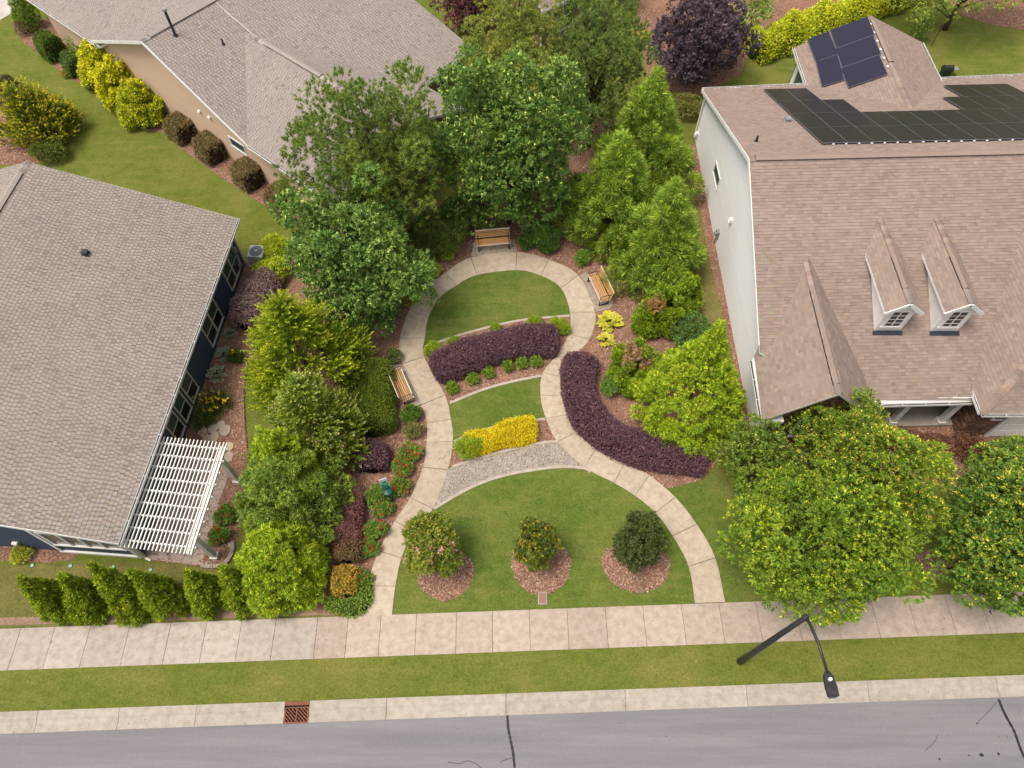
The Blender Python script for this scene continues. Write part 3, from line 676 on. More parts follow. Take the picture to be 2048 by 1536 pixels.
def roof_slope(house, poly, pal, w=None, expo=.145, tabw=(.14, .30), seed=1, singles=0, thick=.015, fascia='white_trim'):
    d = deck(poly, house, fascia)
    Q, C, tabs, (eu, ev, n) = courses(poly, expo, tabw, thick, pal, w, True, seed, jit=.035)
    drop = np.zeros(len(Q), bool)
    if singles:                                           # the largest in view become pieces of their own
        full = [i for i, t in enumerate(tabs) if t[4]]
        full.sort(key=lambda i: (tabs[i][0]-cam.location).length)
        for i in full[:singles]:
            t = tabs[i]; drop[t[3]-(2 if tabw == 'tooth' else 4):t[3]] = True; key = tuple(int(x*40) for x in t[2])
            if key not in SHM:
                m = MB(); X, Y, Z = Vector((1, 0, 0)), Vector((0, 1, 0)), Vector((0, 0, 1)); q = lambda x, y, z: Vector((x, y, z))
                a, b, c_, e_ = q(-.5, -.53, .002), q(.5, -.53, .002), q(.5, .5, thick*1.15), q(-.5, .5, thick*1.15)
                g_, h_, i_, j_ = q(-.5, -.5, -.004), q(.5, -.5, -.004), q(.5, .5, -.004), q(-.5, .5, -.004)
                col = tuple((np.array(key)+.5)/40); m.face([a, e_, c_, b], col); m.face([e_, j_, i_, c_], col); m.face([a, g_, j_, e_], col); m.face([b, c_, i_, h_], col)
                o = m.build('shingle', 'shingle', d); SHM[key] = o.data
            else:
                o = bpy.data.objects.new('shingle', SHM[key]); COL.objects.link(o)
            M = Matrix((eu*t[1], ev*expo, n)).transposed().to_4x4(); ctr = t[0]-n*(.002+thick*.55); M.translation = ctr
            o.parent = d; o.matrix_basis = M
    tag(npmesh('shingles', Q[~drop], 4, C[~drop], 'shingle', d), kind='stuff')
    return d
def ridge_cap(parent, a, b, pal, wd=.16, seed=1, name='ridge_cap', step=.24, z=.03):
    a, b = Vector(a), Vector(b); L = (b-a).length; X = (b-a)/L; S = X.cross(Vector((0, 0, 1))).normalized(); m = MB(); rng = np.random.default_rng(seed); k = max(1, int(L/step))
    for i in range(k):
        p, q = a+X*(L*i/k), a+X*(L*(i+1)/k+.03); c = tuple(pick_cols(pal, 1, None, .08, rng)[0]); u0, u1 = Vector((0, 0, z)), Vector((0, 0, z+.02))
        dn = Vector((0, 0, -.42*wd))
        m.face([p+u0, q+u1, q+u1+S*wd+dn, p+u0+S*wd+dn], c); m.face([p+u0, p+u0-S*wd+dn, q+u1-S*wd+dn, q+u1], c)
        m.face([q+u1, q+u1-S*wd+dn, q+S*0+dn, q+u1+S*wd+dn], c)
    return m.build(name, 'shingle', parent)
def ridge_vent(parent, a, b, pal, seed=1, wd=.15, slope=.42):
    a, b = Vector(a), Vector(b); m = MB(); X = (b-a).normalized(); S = X.cross(Vector((0, 0, 1))).normalized(); h = Vector((0, 0, .09))
    for s in (1, -1):
        dn = Vector((0, 0, -wd*slope))
        m.face([a+h, b+h, b+h+S*wd*s+dn, a+h+S*wd*s+dn], tuple(pal[0]))
        m.face([a+h+S*wd*s+dn, b+h+S*wd*s+dn, b+S*wd*s+dn-h*.2, a+S*wd*s+dn-h*.2], (.03, .028, .03))
    for p in (a, b): m.face([p+h, p+h+S*wd-Vector((0, 0, wd*slope)), p-h*.3, p+h-S*wd-Vector((0, 0, wd*slope))], (.05, .045, .045))
    return m.build('ridge_vent', 'shingle', parent)
def siding_wall(house, poly, nrm, pal, expo=.13, name='wall', mat='siding', thick=.014, seed=1, back='interior'):
    P = [Vector(p) for p in poly]; nrm = Vector(nrm).normalized(); d = MB()
    d.face([p-nrm*.01 for p in P]); d.face([p-nrm*.16 for p in P][::-1])
    wobj = d.build(name, back, house)
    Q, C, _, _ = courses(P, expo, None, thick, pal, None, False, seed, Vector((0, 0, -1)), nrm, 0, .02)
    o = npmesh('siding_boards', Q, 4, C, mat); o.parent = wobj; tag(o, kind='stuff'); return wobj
def window(house, O, U, N, u0, u1, z0, z1, cols=1, rows=2, fr=.07, mull=.05, frame='frame_tan', glass=('glass_green', 'glass_dark'), proud=.05, name='window', thickmull=None, grid=0):
    O, U, N = Vector(O), Vector(U).normalized(), Vector(N).normalized(); Z = Vector((0, 0, 1)); ax = (U, N, Z); m = MB()
    C = lambda u, z, d=0: O+U*u+Z*(z-O.z)+N*d
    w, h = u1-u0, z1-z0
    m.box(C((u0+u1)/2, z1-fr/2, proud/2), (w, proud, fr), ax); m.box(C((u0+u1)/2, z0+fr/2, proud/2+.008), (w+.04, proud+.016, fr), ax)
    m.box(C(u0+fr/2, (z0+z1)/2, proud/2-.002), (fr, proud-.004, h-2*fr), ax); m.box(C(u1-fr/2, (z0+z1)/2, proud/2-.002), (fr, proud-.004, h-2*fr), ax)
    iw, ih = w-2*fr, h-2*fr
    for c in range(1, cols): m.box(C(u0+fr+iw*c/cols, (z0+z1)/2, proud/2-.004), (thickmull or mull, proud-.008, ih), ax)
    for r in range(1, rows): m.box(C((u0+u1)/2, z0+fr+ih*r/rows, proud/2-.008), (iw, proud-.016, mull*.8), ax)
    wo = m.build(name, frame, house)
    for c in range(cols):
        for r in range(rows):
            MB().box(C(u0+fr+iw*(c+.5)/cols, z0+fr+ih*(r+.5)/rows, proud*.25), (iw/cols-.004, .012, ih/rows-.004), ax).build('pane', glass[1 if r < rows/2 else 0] if rows > 1 else glass[0], wo)
    return wo
def gutter(parent, a, b, name='gutter', mat='white_trim', out=Vector((0, 0, 0))):
    m = MB(); a, b = Vector(a)+out, Vector(b)+out; X = (b-a).normalized(); S = X.cross(Vector((0, 0, 1))).normalized()
    d = Vector((0, 0, -.11))
    m.bar(a+S*.06+d*.5, b+S*.06+d*.5, .014, .12); m.bar(a-S*.04+d*.5, b-S*.04+d*.5, .014, .10); m.bar(a+d, b+d, .10, .012)
    g = m.build(name, mat, parent)
    MB().bar(a+d*.55, b+d*.55, .085, .01).build('gutter_bed', 'gutter_dark', g)
    k = int((b-a).length/.9); t = MB()
    for i in range(1, k): p = a.lerp(b, i/k); t.box(p+Vector((0, 0, -.02)), (.10, .02, .012), (S, X, Vector((0, 0, 1))))
    t.build('gutter_hanger', mat, g); return g
def plumbing_vent(parent, p, h, r, n=None, name='vent_pipe'):
    m = MB(); p = Vector(p); m.tube([p-Vector((0, 0, .1)), p+Vector((0, 0, .06))], [r*2.2, r*1.5], 12); m.tube([p, p+Vector((0, 0, h))], r, 12)
    return m.build(name, 'dark_pipe', parent, False)

# ================================================================== BLUE HOUSE (west)
UP = Vector((0, 0, 1))
PAL_W = [(.325, .278, .244), (.40, .335, .29), (.235, .190, .168), (.215, .175, .16)]; WW = (3, 2.5, 2, 1.6)
PAL_T = [(.335, .285, .258), (.41, .35, .315), (.245, .205, .190), (.23, .195, .18)]
PAL_E = [(.288, .220, .184), (.304, .234, .196), (.272, .206, .172), (.254, .191, .160)]; WE = (3, 2, 2.2, .8)
blue = empty('blue_house', (-20, 16, 0), 'navy blue single storey house with light brown shingle roof behind the pergola', 'house')
eS, eN = G(235, 1087, 2.95), G(475, 437, 2.95)
ed = (eN-eS).normalized(); wd_ = Vector((-ed.y, ed.x, 0))
SLW, HWW = .335, 8.75
rS, rN = eS+wd_*HWW+UP*SLW*HWW, eN+wd_*HWW+UP*SLW*HWW
fS, fN = eS+wd_*2*HWW, eN+wd_*2*HWW
rf = roof_slope(blue, [eS, eN, rN, rS], PAL_W, WW, .155, 'tooth', 11, 300)
roof_slope(blue, [rS+wd_*4-UP*SLW*4, rS, rN, rN+wd_*4-UP*SLW*4], PAL_W, WW, .155, 'tooth', 12); roof_slope(blue, [fS, rS+wd_*4-UP*SLW*4, rN+wd_*4-UP*SLW*4, fN], PAL_W, WW, .175, (.4, .8), 13)
ridge_cap(rf, rS, rN, PAL_W, .17, 5); ridge_vent(rf, rS.lerp(rN, .05), rS.lerp(rN, .955), PAL_W)
gutter(rf, eS, eN, out=-wd_*.06)
m = MB(); m.bar(eN-UP*.10-wd_*.02, rN-UP*.10, .03, .17); m.bar(rN-UP*.10, fN-UP*.10, .03, .17); m.bar(eS-UP*.10, rS-UP*.10, .03, .17); m.build('rake_board', 'white_trim', rf)
hb = plane3(eS, eN, rN); p = hit(172, 508, hb)
m = MB(); m.box(p+UP*.04, (.30, .30, .03), (ed, wd_, UP)); m.box(p+UP*.10, (.22, .24, .12), (ed, wd_, UP)); m.box(p+UP*.165, (.25, .27, .03), (ed, wd_, UP)); m.build('roof_vent', 'dark_pipe', rf)
wA, wB = eS+wd_*.48+ed*.40, eN+wd_*.48-ed*.30; wA.z = wB.z = 0
wt_ = 2.95+SLW*.48-.16
NAVY = BLUE = [(.046, .066, .112)]
siding_wall(blue, [wA, wB, wB+UP*wt_, wA+UP*wt_], -wd_, NAVY, .14)
wC, wD = wA+wd_*(2*HWW-.96), wB+wd_*(2*HWW-.96); pk = 2.95+SLW*HWW-.16
siding_wall(blue, [wC, wA, wA+UP*wt_, wA.lerp(wC, .5)+UP*pk, wC+UP*wt_], -ed, BLUE, .14)
siding_wall(blue, [wB, wD, wD+UP*wt_, wB.lerp(wD, .5)+UP*pk, wB+UP*wt_], ed, BLUE, .14)
siding_wall(blue, [wD, wC, wC+UP*wt_, wD+UP*wt_], wd_, BLUE, .14)
m = MB(); m.box(wB+UP*wt_/2-ed*.03-wd_*.0, (.10, .10, wt_), (wd_, ed, UP)); m.box(wA+UP*wt_/2+ed*.03, (.10, .10, wt_), (wd_, ed, UP)); m.build('corner_board', 'frame_tan', blue)
pw = (wA, -wd_)
def wuz(px, py, O, U, pl): h_ = hit(px, py, pl); return (h_-O).dot(U), h_.z
z4 = lambda L: [(x*600/2048, 400+y*600/2048) for x, y in L]
for L, c in (([(1575, 300), (1505, 480), (1650, 455), (1590, 635)], 2), ([(1440, 668), (1365, 875), (1530, 800), (1455, 1015)], 2), ([(1263, 1165), (1220, 1270), (1360, 1275), (1320, 1398)], 1),
             ([(1210, 1300), (1170, 1410), (1315, 1415), (1275, 1525)], 1), ([(1165, 1440), (1117, 1555), (1270, 1545), (1235, 1665)], 1)):
    q = [wuz(a, b, wA, ed, pw) for a, b in z4(L)]
    u1, u0 = (q[0][0]+q[2][0])/2, (q[1][0]+q[3][0])/2; zt, zb = (q[0][1]+q[1][1])/2, (q[2][1]+q[3][1])/2
    window(blue, wA, ed, -wd_, u0, u1, max(.35, zb), min(2.62, zt), c, 2, .06, .05, 'frame_tan', ('glass_green', 'glass_dark'), .06, thickmull=.11 if c == 2 else None)
# wide sunroom window on the front gable
q = [wuz(a, b, wA, wd_, (wA, -ed)) for a, b in ((82, 1063), (236, 1078), (146, 1099), (279, 1113))]
window(blue, wA, wd_, -ed, .22, 3.15, .95, 2.45, 4, 1, .09, .10, 'white_trim', ('glass_grey',)*2, .08)
m = MB(); m.box(wA+wd_*1.7-ed*.05+UP*.10, (3.3, .08, .16), (wd_, ed, UP)); m.build('base_board', 'white_trim', blue)
m = MB(); m.box(wA+wd_*.06-ed*.06+UP*1.35, (.14, .06, 2.5), (wd_, ed, UP)); m.box(wA+wd_*3.32-ed*.05+UP*1.35, (.14, .05, 2.5), (wd_, ed, UP)); m.build('window_post', 'white_trim', blue)
m = MB(); m.box(wA+wd_*4.9-ed*.07+UP*.75, (.22, .12, .12), (wd_, ed, UP)); m.build('vent_hood', 'white_trim', blue)
m = MB(); a_ = wB-ed*.55-wd_*.10; m.box(a_+UP*1.6, (.22, .14, .34), (ed, wd_, UP)); m.tube([a_+UP*1.4, a_+UP*.9-ed*.1, a_+UP*.3-ed*.1], .025, 8); m.box(a_+UP*.62-ed*.15, (.26, .10, .26), (ed, wd_, UP)); m.build('electric_meter', 'grey_metal', blue)
m = MB(); a_ = eS-wd_*.05+ed*.12; m.tube([a_-UP*.1, a_-UP*.3+wd_*.3, wA-wd_*.08-ed*.04+UP*2.2, wA-wd_*.08-ed*.04+UP*.05, wA-wd_*.35-ed*.15+UP*.03], .045, 8); m.build('downspout', 'white_trim', blue)

# ================================================================== TAN HOUSE (north-west)
tan = empty('tan_house', (-16, 38, 0), 'tan sided house with grey brown gabled roof and two pipe vents', 'house')
e0 = G(495, 290, 3.0); d1 = Vector((-.7725, .635, 0)); r1 = Vector((.635, .7725, 0))
T = lambda se, rr, z: Vector((e0.x-d1.x*se+r1.x*rr, e0.y-d1.y*se+r1.y*rr, z))   # se: metres to the south-east, rr: metres to the north-east
TS = 2.9/7.06
tr = roof_slope(tan, [T(0, 0, 3), T(0, 9, 3), T(-7.06, 9, 5.9), T(-7.06, 0, 5.9)], PAL_T, WW, .155, 'tooth', 21)
roof_slope(tan, [T(-7.06, 0, 5.9), T(-7.06, 13.6, 5.9), T(-14.12, 13.6, 3), T(-14.12, 0, 3)], PAL_T, WW, .155, 'tooth', 22)
roof_slope(tan, [T(3.75, 9.3, 3), T(3.75, 13.6, 3), T(-7.06, 13.6, 5.9), T(-7.06, 4.7, 5.9), T(-3.6, 4.7, 5.9-.268*3.46)], PAL_T, WW, .155, 'tooth', 23)
tb = roof_slope(tan, [T(-.0, 0, 3.0), T(7.0, 0, 3.0), T(7.0, 4.7, 5.0), T(-4.9, 4.7, 5.0)], PAL_T, WW, .155, 'tooth', 24)
roof_slope(tan, [T(7.0, 4.7, 5.0), T(7.0, 9.4, 3.0), T(1.5, 9.4, 3.0), T(-4.0, 4.7, 5.0)], PAL_T, WW, .155, 'tooth', 25)
gw = roof_slope(tan, [T(-14.3, .0, 3), T(-20.9, .0, 3), T(-20.9, 6.6, 5.75), T(-8, 6.6, 5.75), T(-13.2, .0, 3)], PAL_T, WW, .155, 'tooth', 26)
roof_slope(tan, [T(-20.9, 6.6, 5.75), T(-20.9, 13.2, 3), T(-9, 13.2, 3), T(-9, 6.6, 5.75)], PAL_T, WW, .155, 'tooth', 27)
ridge_cap(tr, T(-7.06, 0, 5.9), T(-7.06, 13.55, 5.9), PAL_T, .17, 3); ridge_vent(tr, T(-7.06, .5, 5.9), T(-7.06, 9, 5.9), PAL_T)
ridge_cap(tb, T(-4.2, 4.7, 5.0), T(7, 4.7, 5.0), PAL_T, .17, 4); ridge_vent(tb, T(-3.2, 4.7, 5.0), T(1.2, 4.7, 5.0), PAL_T)
ridge_cap(gw, T(-20.9, 6.6, 5.75), T(-9.2, 6.6, 5.75), PAL_T, .17, 5); ridge_vent(gw, T(-17.5, 6.6, 5.75), T(-12.4, 6.6, 5.75), PAL_T)
m = MB(); o_ = -r1*.02-UP*.09
m.bar(T(0, 0, 3)+o_, T(-7.06, 0, 5.9)+o_, .03, .17); m.bar(T(-7.06, 0, 5.9)+o_, T(-14.12, 0, 3)+o_, .03, .17); m.bar(T(-20.92, 0, 3)-UP*.09, T(-20.92, 6.6, 5.75)-UP*.09, .03, .17); m.build('rake_board', 'white_trim', tr)
gutter(tb, T(7, 0, 3), T(0.05, 0, 3), out=-r1*.06); gutter(gw, T(-13.6, 0, 3), T(-20.9, 0, 3), out=-r1*.06)
gutter(tr, T(3.75, 13.6, 3), T(3.75, 9.4, 3), out=-d1*.06)
m = MB(); m.box(T(-13.85, .35, 2.82), (.6, .7, .28), (d1, r1, UP)); m.build('eave_return', 'white_trim', tan)
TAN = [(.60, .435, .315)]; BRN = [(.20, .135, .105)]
ov = .38
siding_wall(tan, [T(-13.8, ov, 0), T(-.3, ov, 0), T(-.3, ov, 2.98), T(-7.06, ov, 5.74), T(-13.8, ov, 2.98)], -r1, TAN, .13)
siding_wall(tan, [T(-.3, ov, 0), T(6.6, ov, 0), T(6.6, ov, 2.98), T(-.3, ov, 2.98)], -r1, TAN, .13)
siding_wall(tan, [T(-20.5, ov+.02, 0), T(-13.8, ov+.02, 0), T(-13.8, ov+.02, 2.98), T(-20.5, ov+.02, 2.98)], -r1, TAN, .13)
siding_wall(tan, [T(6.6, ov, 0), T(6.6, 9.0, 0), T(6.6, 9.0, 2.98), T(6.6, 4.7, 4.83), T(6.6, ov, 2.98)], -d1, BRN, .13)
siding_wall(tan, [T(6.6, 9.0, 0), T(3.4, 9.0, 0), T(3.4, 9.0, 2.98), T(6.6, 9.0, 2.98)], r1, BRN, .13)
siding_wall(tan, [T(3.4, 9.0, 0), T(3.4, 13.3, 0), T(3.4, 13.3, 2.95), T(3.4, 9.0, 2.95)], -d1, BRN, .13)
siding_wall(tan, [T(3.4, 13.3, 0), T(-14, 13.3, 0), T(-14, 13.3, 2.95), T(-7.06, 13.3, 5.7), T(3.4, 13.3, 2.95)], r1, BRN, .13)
siding_wall(tan, [T(-20.5, ov, 0), T(-20.5, 12.8, 0), T(-20.5, 12.8, 2.95), T(-20.5, 6.6, 5.6), T(-20.5, ov, 2.95)], d1, TAN, .13)
m = MB(); m.box(T(6.62, 9.02, 1.5), (.12, .12, 3.0), (d1, r1, UP)); m.box(T(6.62, ov, 1.5), (.12, .12, 3.0), (d1, r1, UP)); m.build('corner_board', 'white_trim', tan)
window(tan, T(6.6, 9.0, 0), -r1, -d1, .5, 1.9, .8, 2.3, 1, 2, .08, .06, 'white_trim')
q = [wuz(a, b, T(0, ov, 0), d1, (T(0, ov, 0), -r1)) for a, b in ((458, 270), (486, 290))]
window(tan, T(0, ov, 0), d1, -r1, q[1][0]-.1, q[0][0]+.1, 1.35, 2.05, 1, 1, .07, .05, 'white_trim', ('glass_green',)*2)
for a, b in ((400, 222), (420, 234)):
    h_ = hit(a, b, (T(0, ov, 0), -r1)); m = MB(); m.box(h_-r1*.05, (.16, .12, .13), (d1, r1, UP)); m.box(h_-r1*.10-UP*.02, (.18, .05, .05), (d1, r1, UP)); m.build('vent_hood', 'white_trim', tan)
pA = plane3(T(0, 0, 3), T(0, 9, 3), T(-7.06, 0, 5.9))
plumbing_vent(tr, hit(351, 71, pA), 1.35, .07); h_ = hit(351, 71, pA); m = MB(); m.tube([h_+UP*1.36, h_+UP*1.47], [.13, .12], 12); m.tube([h_+UP*1.33, h_+UP*1.38], .09, 12); m.build('vent_cap', 'grey_metal', tr)
plumbing_vent(tr, hit(447, 89, pA), .32, .05)

# ================================================================== HOUSE BEYOND THE PINES (north)
nh = empty('brown_house', (2, 46, 0), 'brown sided house corner with white gutter showing above the pines', 'house')
c0 = G(1085, 21, 3.0); dr = (G(1141, -6, 3.0)-c0).normalized(); dn_ = Vector((-dr.y, dr.x, 0))
N_ = lambda a, b, z: Vector((c0.x+dr.x*a+dn_.x*b, c0.y+dr.y*a+dn_.y*b, z))
nr = roof_slope(nh, [N_(0, 0, 3), N_(8, 0, 3), N_(8, 4, 4.8), N_(0, 4, 4.8)], PAL_E, WE, .16, (.15, .3), 31)
roof_slope(nh, [N_(0, 4, 4.8), N_(8, 4, 4.8), N_(8, 8, 3), N_(0, 8, 3)], PAL_E, WE, .16, (.15, .3), 32)
gutter(nr, N_(0, 0, 3), N_(8, 0, 3), out=-dn_*.06); m = MB(); m.bar(N_(-.02, 0, 2.91), N_(-.02, 4, 4.71), .03, .17); m.build('rake_board', 'white_trim', nr)
siding_wall(nh, [N_(.35, .4, 0), N_(7.6, .4, 0), N_(7.6, .4, 2.95), N_(.35, .4, 2.95)], -dn_, BRN, .15)
siding_wall(nh, [N_(.35, 7.6, 0), N_(.35, .4, 0), N_(.35, .4, 2.95), N_(.35, 4, 4.6), N_(.35, 7.6, 2.95)], -dr, BRN, .15)
window(nh, N_(.35, .4, 0), dr, -dn_, .75, 2.65, .7, 2.5, 2, 2, .10, .08, 'white_trim')
m = MB(); m.tube([N_(.05, -.05, 2.88), N_(.12, .25, 2.6), N_(.25, .33, 2.4), N_(.25, .33, .1)], .05, 8); m.build('downspout', 'white_trim', nh)

# ================================================================== HOUSE WITH THE SOLAR PANELS (east)
eh = empty('solar_house', (16, 24, 0), 'white sided house with brown shingle roof, two dormers and rows of solar panels', 'house')
R0, R1 = G(1499, 316, 7.0), G(2048, 303, 7.0); rd = (R1-R0).normalized(); R1 = R0+rd*22
Bk = G(1405, 178, 3.2); Fr = G(1520, 705, 3.4); pb, pf = plane3(R0, R1, Bk), plane3(R0, R1, Fr)
nrd = Vector((-rd.y, rd.x, 0))
def onp(pl, x, y): return Vector((x, y, pl[0].z-((x-pl[0].x)*pl[1].x+(y-pl[0].y)*pl[1].y)/pl[1].z))
Bk1 = hit(2048, 150, pb); Bk1 = Bk+(Bk1-Bk)*1.18
er = roof_slope(eh, [Bk, Bk1, R1, R0], PAL_E, WE, .145, (.14, .28), 41)
Fe = onp(pf, 19.4, 14.85); Fw = onp(pf, 10.55, 14.55)
ef = roof_slope(eh, [R0, R1, onp(pf, 30, 17.2), onp(pf, 20, 14.86), onp(pf, 15.2, 14.7), Fr], PAL_E, WE, .145, (.15, .30), 42, 300)
ridge_cap(er, R0, R1, PAL_E, .18, 6); ridge_vent(er, R0+rd*.25, R1, PAL_E, wd=.17)
m = MB(); o_ = -UP*.10-rd*.02; m.bar(R0+o_, Bk+o_, .03, .18); m.bar(R0+o_, Fr.lerp(R0, .04)+o_, .03, .18); m.build('rake_board', 'white_trim', er)
gutter(er, Bk1, Bk, out=nrd*.06)
# front left gable wing
gx, gz, ge = 12.47, 5.05, 2.8
wF, wN = G(1525, 840, ge), G(1505, 720, ge); hwid = gx-wF.x
gr0, gr1 = Vector((gx, wF.y-.05, gz)), Vector((gx+.12, 20.6, gz))
g1 = roof_slope(eh, [wF, gr0, gr1, wN], PAL_E, WE, .145, (.15, .30), 43)
g2 = roof_slope(eh, [gr0, Vector((gx+hwid+.35, wF.y-.02, ge-.28)), Vector((gx+hwid+.45, 16.2, ge-.28)), gr1], PAL_E, WE, .145, (.15, .30), 44)
ridge_cap(g1, gr0, gr1, PAL_E, .16, 8); ridge_vent(g1, gr0.lerp(gr1, .06), gr0.lerp(gr1, .72), PAL_E, slope=.9)
gutter(g1, wN, wF, out=Vector((-.06, 0, 0)))
m = MB(); m.bar(wF-UP*.08, gr0-UP*.08, .03, .10); m.bar(gr0-UP*.08, Vector((gx+hwid+.35, wF.y-.02, ge-.36)), .03, .10); m.build('rake_board', 'frame_tan', g1)
MB().box((wF.x+.45, wF.y+.12, ge-.16), (.9, .3, .16)).build('eave_return', 'white_trim', g1); MB().box((gx+hwid+.1, wF.y+.12, ge-.42), (.7, .3, .16)).build('eave_return', 'white_trim', g1)
# east wing, hipped
hc = G(1965, 827, 2.7); s_ = 1.05
hA = hc+Vector((4.4, 4.4, 4.4*s_))
h1 = roof_slope(eh, [hc, hA, Vector((hA.x, 26, hA.z)), Vector((hc.x, 26, hc.z))], PAL_E, WE, .145, (.15, .30), 45)
h2 = roof_slope(eh, [hc, Vector((hc.x+8.8, hc.y, hc.z)), hA], PAL_E, WE, .145, (.15, .30), 46)
ridge_cap(h1, hc, hA, PAL_E, .15, 9)
gutter(h2, hc, hc+Vector((8.8, 0, 0)), out=Vector((0, -.06, 0))); gutter(h1, Vector((hc.x, 14.95, hc.z)), hc, out=Vector((-.06, 0, 0)))
gutter(ef, onp(pf, 15.35, 14.70), onp(pf, 19.3, 14.83), out=Vector((0, -.06, 0)))
# rear wing with its own panels
xw, xe, yn, xr, zr = 16.4, 23.9, 38.3, 20.15, 4.75
x1 = roof_slope(eh, [Vector((xw, 33.5, 3)), Vector((xw, yn-.2, 3)), Vector((xr, yn+.05, zr)), Vector((xr, 29.5, zr))], PAL_E, WE, .145, (.15, .30), 47)
x2 = roof_slope(eh, [Vector((xr, 29.5, zr)), Vector((xr, yn+.05, zr)), Vector((xe, yn+.3, 3)), Vector((xe, 33.8, 3))], PAL_E, WE, .145, (.15, .30), 48)
ridge_cap(x1, Vector((xr, 29.9, zr)), Vector((xr, yn, zr)), PAL_E, .16, 10); ridge_vent(x1, Vector((xr, 34.2, zr)), Vector((xr, yn-.3, zr)), PAL_E)
gutter(x1, Vector((xw, yn-.2, 3)), Vector((xw, 34.6, 3)), out=Vector((-.06, 0, 0))); gutter(x2, Vector((xe, 35, 3)), Vector((xe, yn+.3, 3)), out=Vector((.06, 0, 0)))
WHT = [(.80, .79, .79)]
siding_wall(eh, [Vector((xw+.4, yn-.4, 0)), Vector((xw+.4, 33.5, 0)), Vector((xw+.4, 33.5, 3.1)), Vector((xw+.4, yn-.4, 3.1))], (-1, 0, 0), WHT, .13)
siding_wall(eh, [Vector((xe-.4, 33.5, 0)), Vector((xe-.4, yn-.2, 0)), Vector((xe-.4, yn-.2, 3.1)), Vector((xe-.4, 33.5, 3.1))], (1, 0, 0), WHT, .13)
siding_wall(eh, [Vector((xe-.4, yn-.3, 0)), Vector((xw+.4, yn-.3, 0)), Vector((xw+.4, yn-.3, 3.1)), Vector((xr, yn-.3, zr-.17)), Vector((xe-.4, yn-.3, 3.1))], (0, 1, 0), WHT, .13)
window(eh, Vector((xw+.4, yn, 0)), Vector((0, -1, 0)), (-1, 0, 0), .9, 2.2, .5, 2.4, 1, 1, .1, .05, 'white_trim', ('glass_green',)*2)
# white gable wall facing the garden
wx = 10.72
def flat(x, y, z): return Vector((wx, y, z))
siding_wall(eh, [flat(0, 34.0, 0), flat(0, 16.7, 0), flat(0, 16.7, 3.42), flat(0, R0.y, 6.84), flat(0, 34.0, 3.20)], (-1, 0, 0), WHT, .13)
siding_wall(eh, [flat(0, 16.7, 0), flat(0, 14.0, 0), flat(0, 14.0, 3.2), flat(0, 16.7, 3.2)], (-1, 0, 0), WHT, .13)
m = MB(); m.box((wx-.01, 13.98, 1.6), (.12, .12, 3.2)); m.box((wx-.01, 34.0, 1.55), (.12, .12, 3.1)); m.build('corner_board', 'white_trim', eh)
h_ = [wuz(a, b, Vector((wx, 34, 0)), Vector((0, -1, 0)), (Vector((wx, 0, 0)), Vector((-1, 0, 0)))) for a, b in ((1430, 330), (1438, 372))]
window(eh, Vector((wx, 34, 0)), (0, -1, 0), (-1, 0, 0), h_[0][0]+.05, h_[1][0]-.05, (h_[0][1]+h_[1][1])/2-.38, (h_[0][1]+h_[1][1])/2+.38, 1, 1, .07, .05, 'white_trim', ('glass_green',)*2)
for a, b in ((1464, 441), (1396, 268)):
    q = hit(a, b, (Vector((wx, 0, 0)), Vector((-1, 0, 0)))); m = MB(); m.box(q+Vector((-.07, 0, 0)), (.14, .2, .2)); m.box(q+Vector((-.15, 0, -.06)), (.06, .22, .08)); m.build('vent_hood', 'white_trim', eh)
q = hit(1437, 470, (Vector((wx, 0, 0)), Vector((-1, 0, 0)))); m = MB(); m.box(q+Vector((-.08, 0, .1)), (.14, .3, .4)); m.tube([q+Vector((-.16, 0, .12)), q+Vector((-.26, 0, .12))], .10, 12); m.tube([q+Vector((-.08, .05, 0)), q+Vector((-.08, .05, -1.2)), (wx-.08, q.y+.05, .05)], .03, 8); m.build('electric_meter', 'grey_metal', eh)
m = MB(); m.tube([Bk+Vector((.05, .06, -.1)), Bk+Vector((.2, -.3, -.5)), Vector((wx-.07, 33.85, 2.3)), Vector((wx-.07, 33.85, .1))], .05, 8); m.build('downspout', 'white_trim', eh)
# front: porch, brick walls, garage corner
BRK = [(.20, .105, .075), (.155, .08, .06), (.25, .145, .105), (.11, .06, .05)]
def brick_wall(house, poly, nrm, seed):
    P = [Vector(p) for p in poly]; nrm = Vector(nrm); d = MB(); d.face([p-nrm*.004 for p in P]); d.face([p-nrm*.2 for p in P][::-1]); wobj = d.build('wall', 'joint', house)
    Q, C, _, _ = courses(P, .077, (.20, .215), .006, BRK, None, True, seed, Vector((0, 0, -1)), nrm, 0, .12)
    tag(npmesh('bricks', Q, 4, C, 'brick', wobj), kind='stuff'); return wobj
fy = wF.y+.28
brick_wall(eh, [Vector((wx+.08, fy, 0)), Vector((15.0, fy, 0)), Vector((15.0, fy, 2.55)), Vector((gx, fy, gz-.18)), Vector((wx+.08, fy, 3.2))], (0, -1, 0), 1)
brick_wall(eh, [Vector((15.0, fy, 0)), Vector((15.0, 18, 0)), Vector((15.0, 18, 2.9)), Vector((15.0, fy, 2.5))], (1, 0, 0), 2)
brick_wall(eh, [Vector((15.0, 17.2, 0)), Vector((20.3, 17.2, 0)), Vector((20.3, 17.2, 3.2)), Vector((15.0, 17.2, 3.2))], (0, -1, 0), 3)
brick_wall(eh, [Vector((19.75, 17.2, 0)), Vector((19.75, hc.y+.4, 0)), Vector((19.75, hc.y+.4, 2.85)), Vector((19.75, 17.2, 2.9))], (-1, 0, 0), 4)
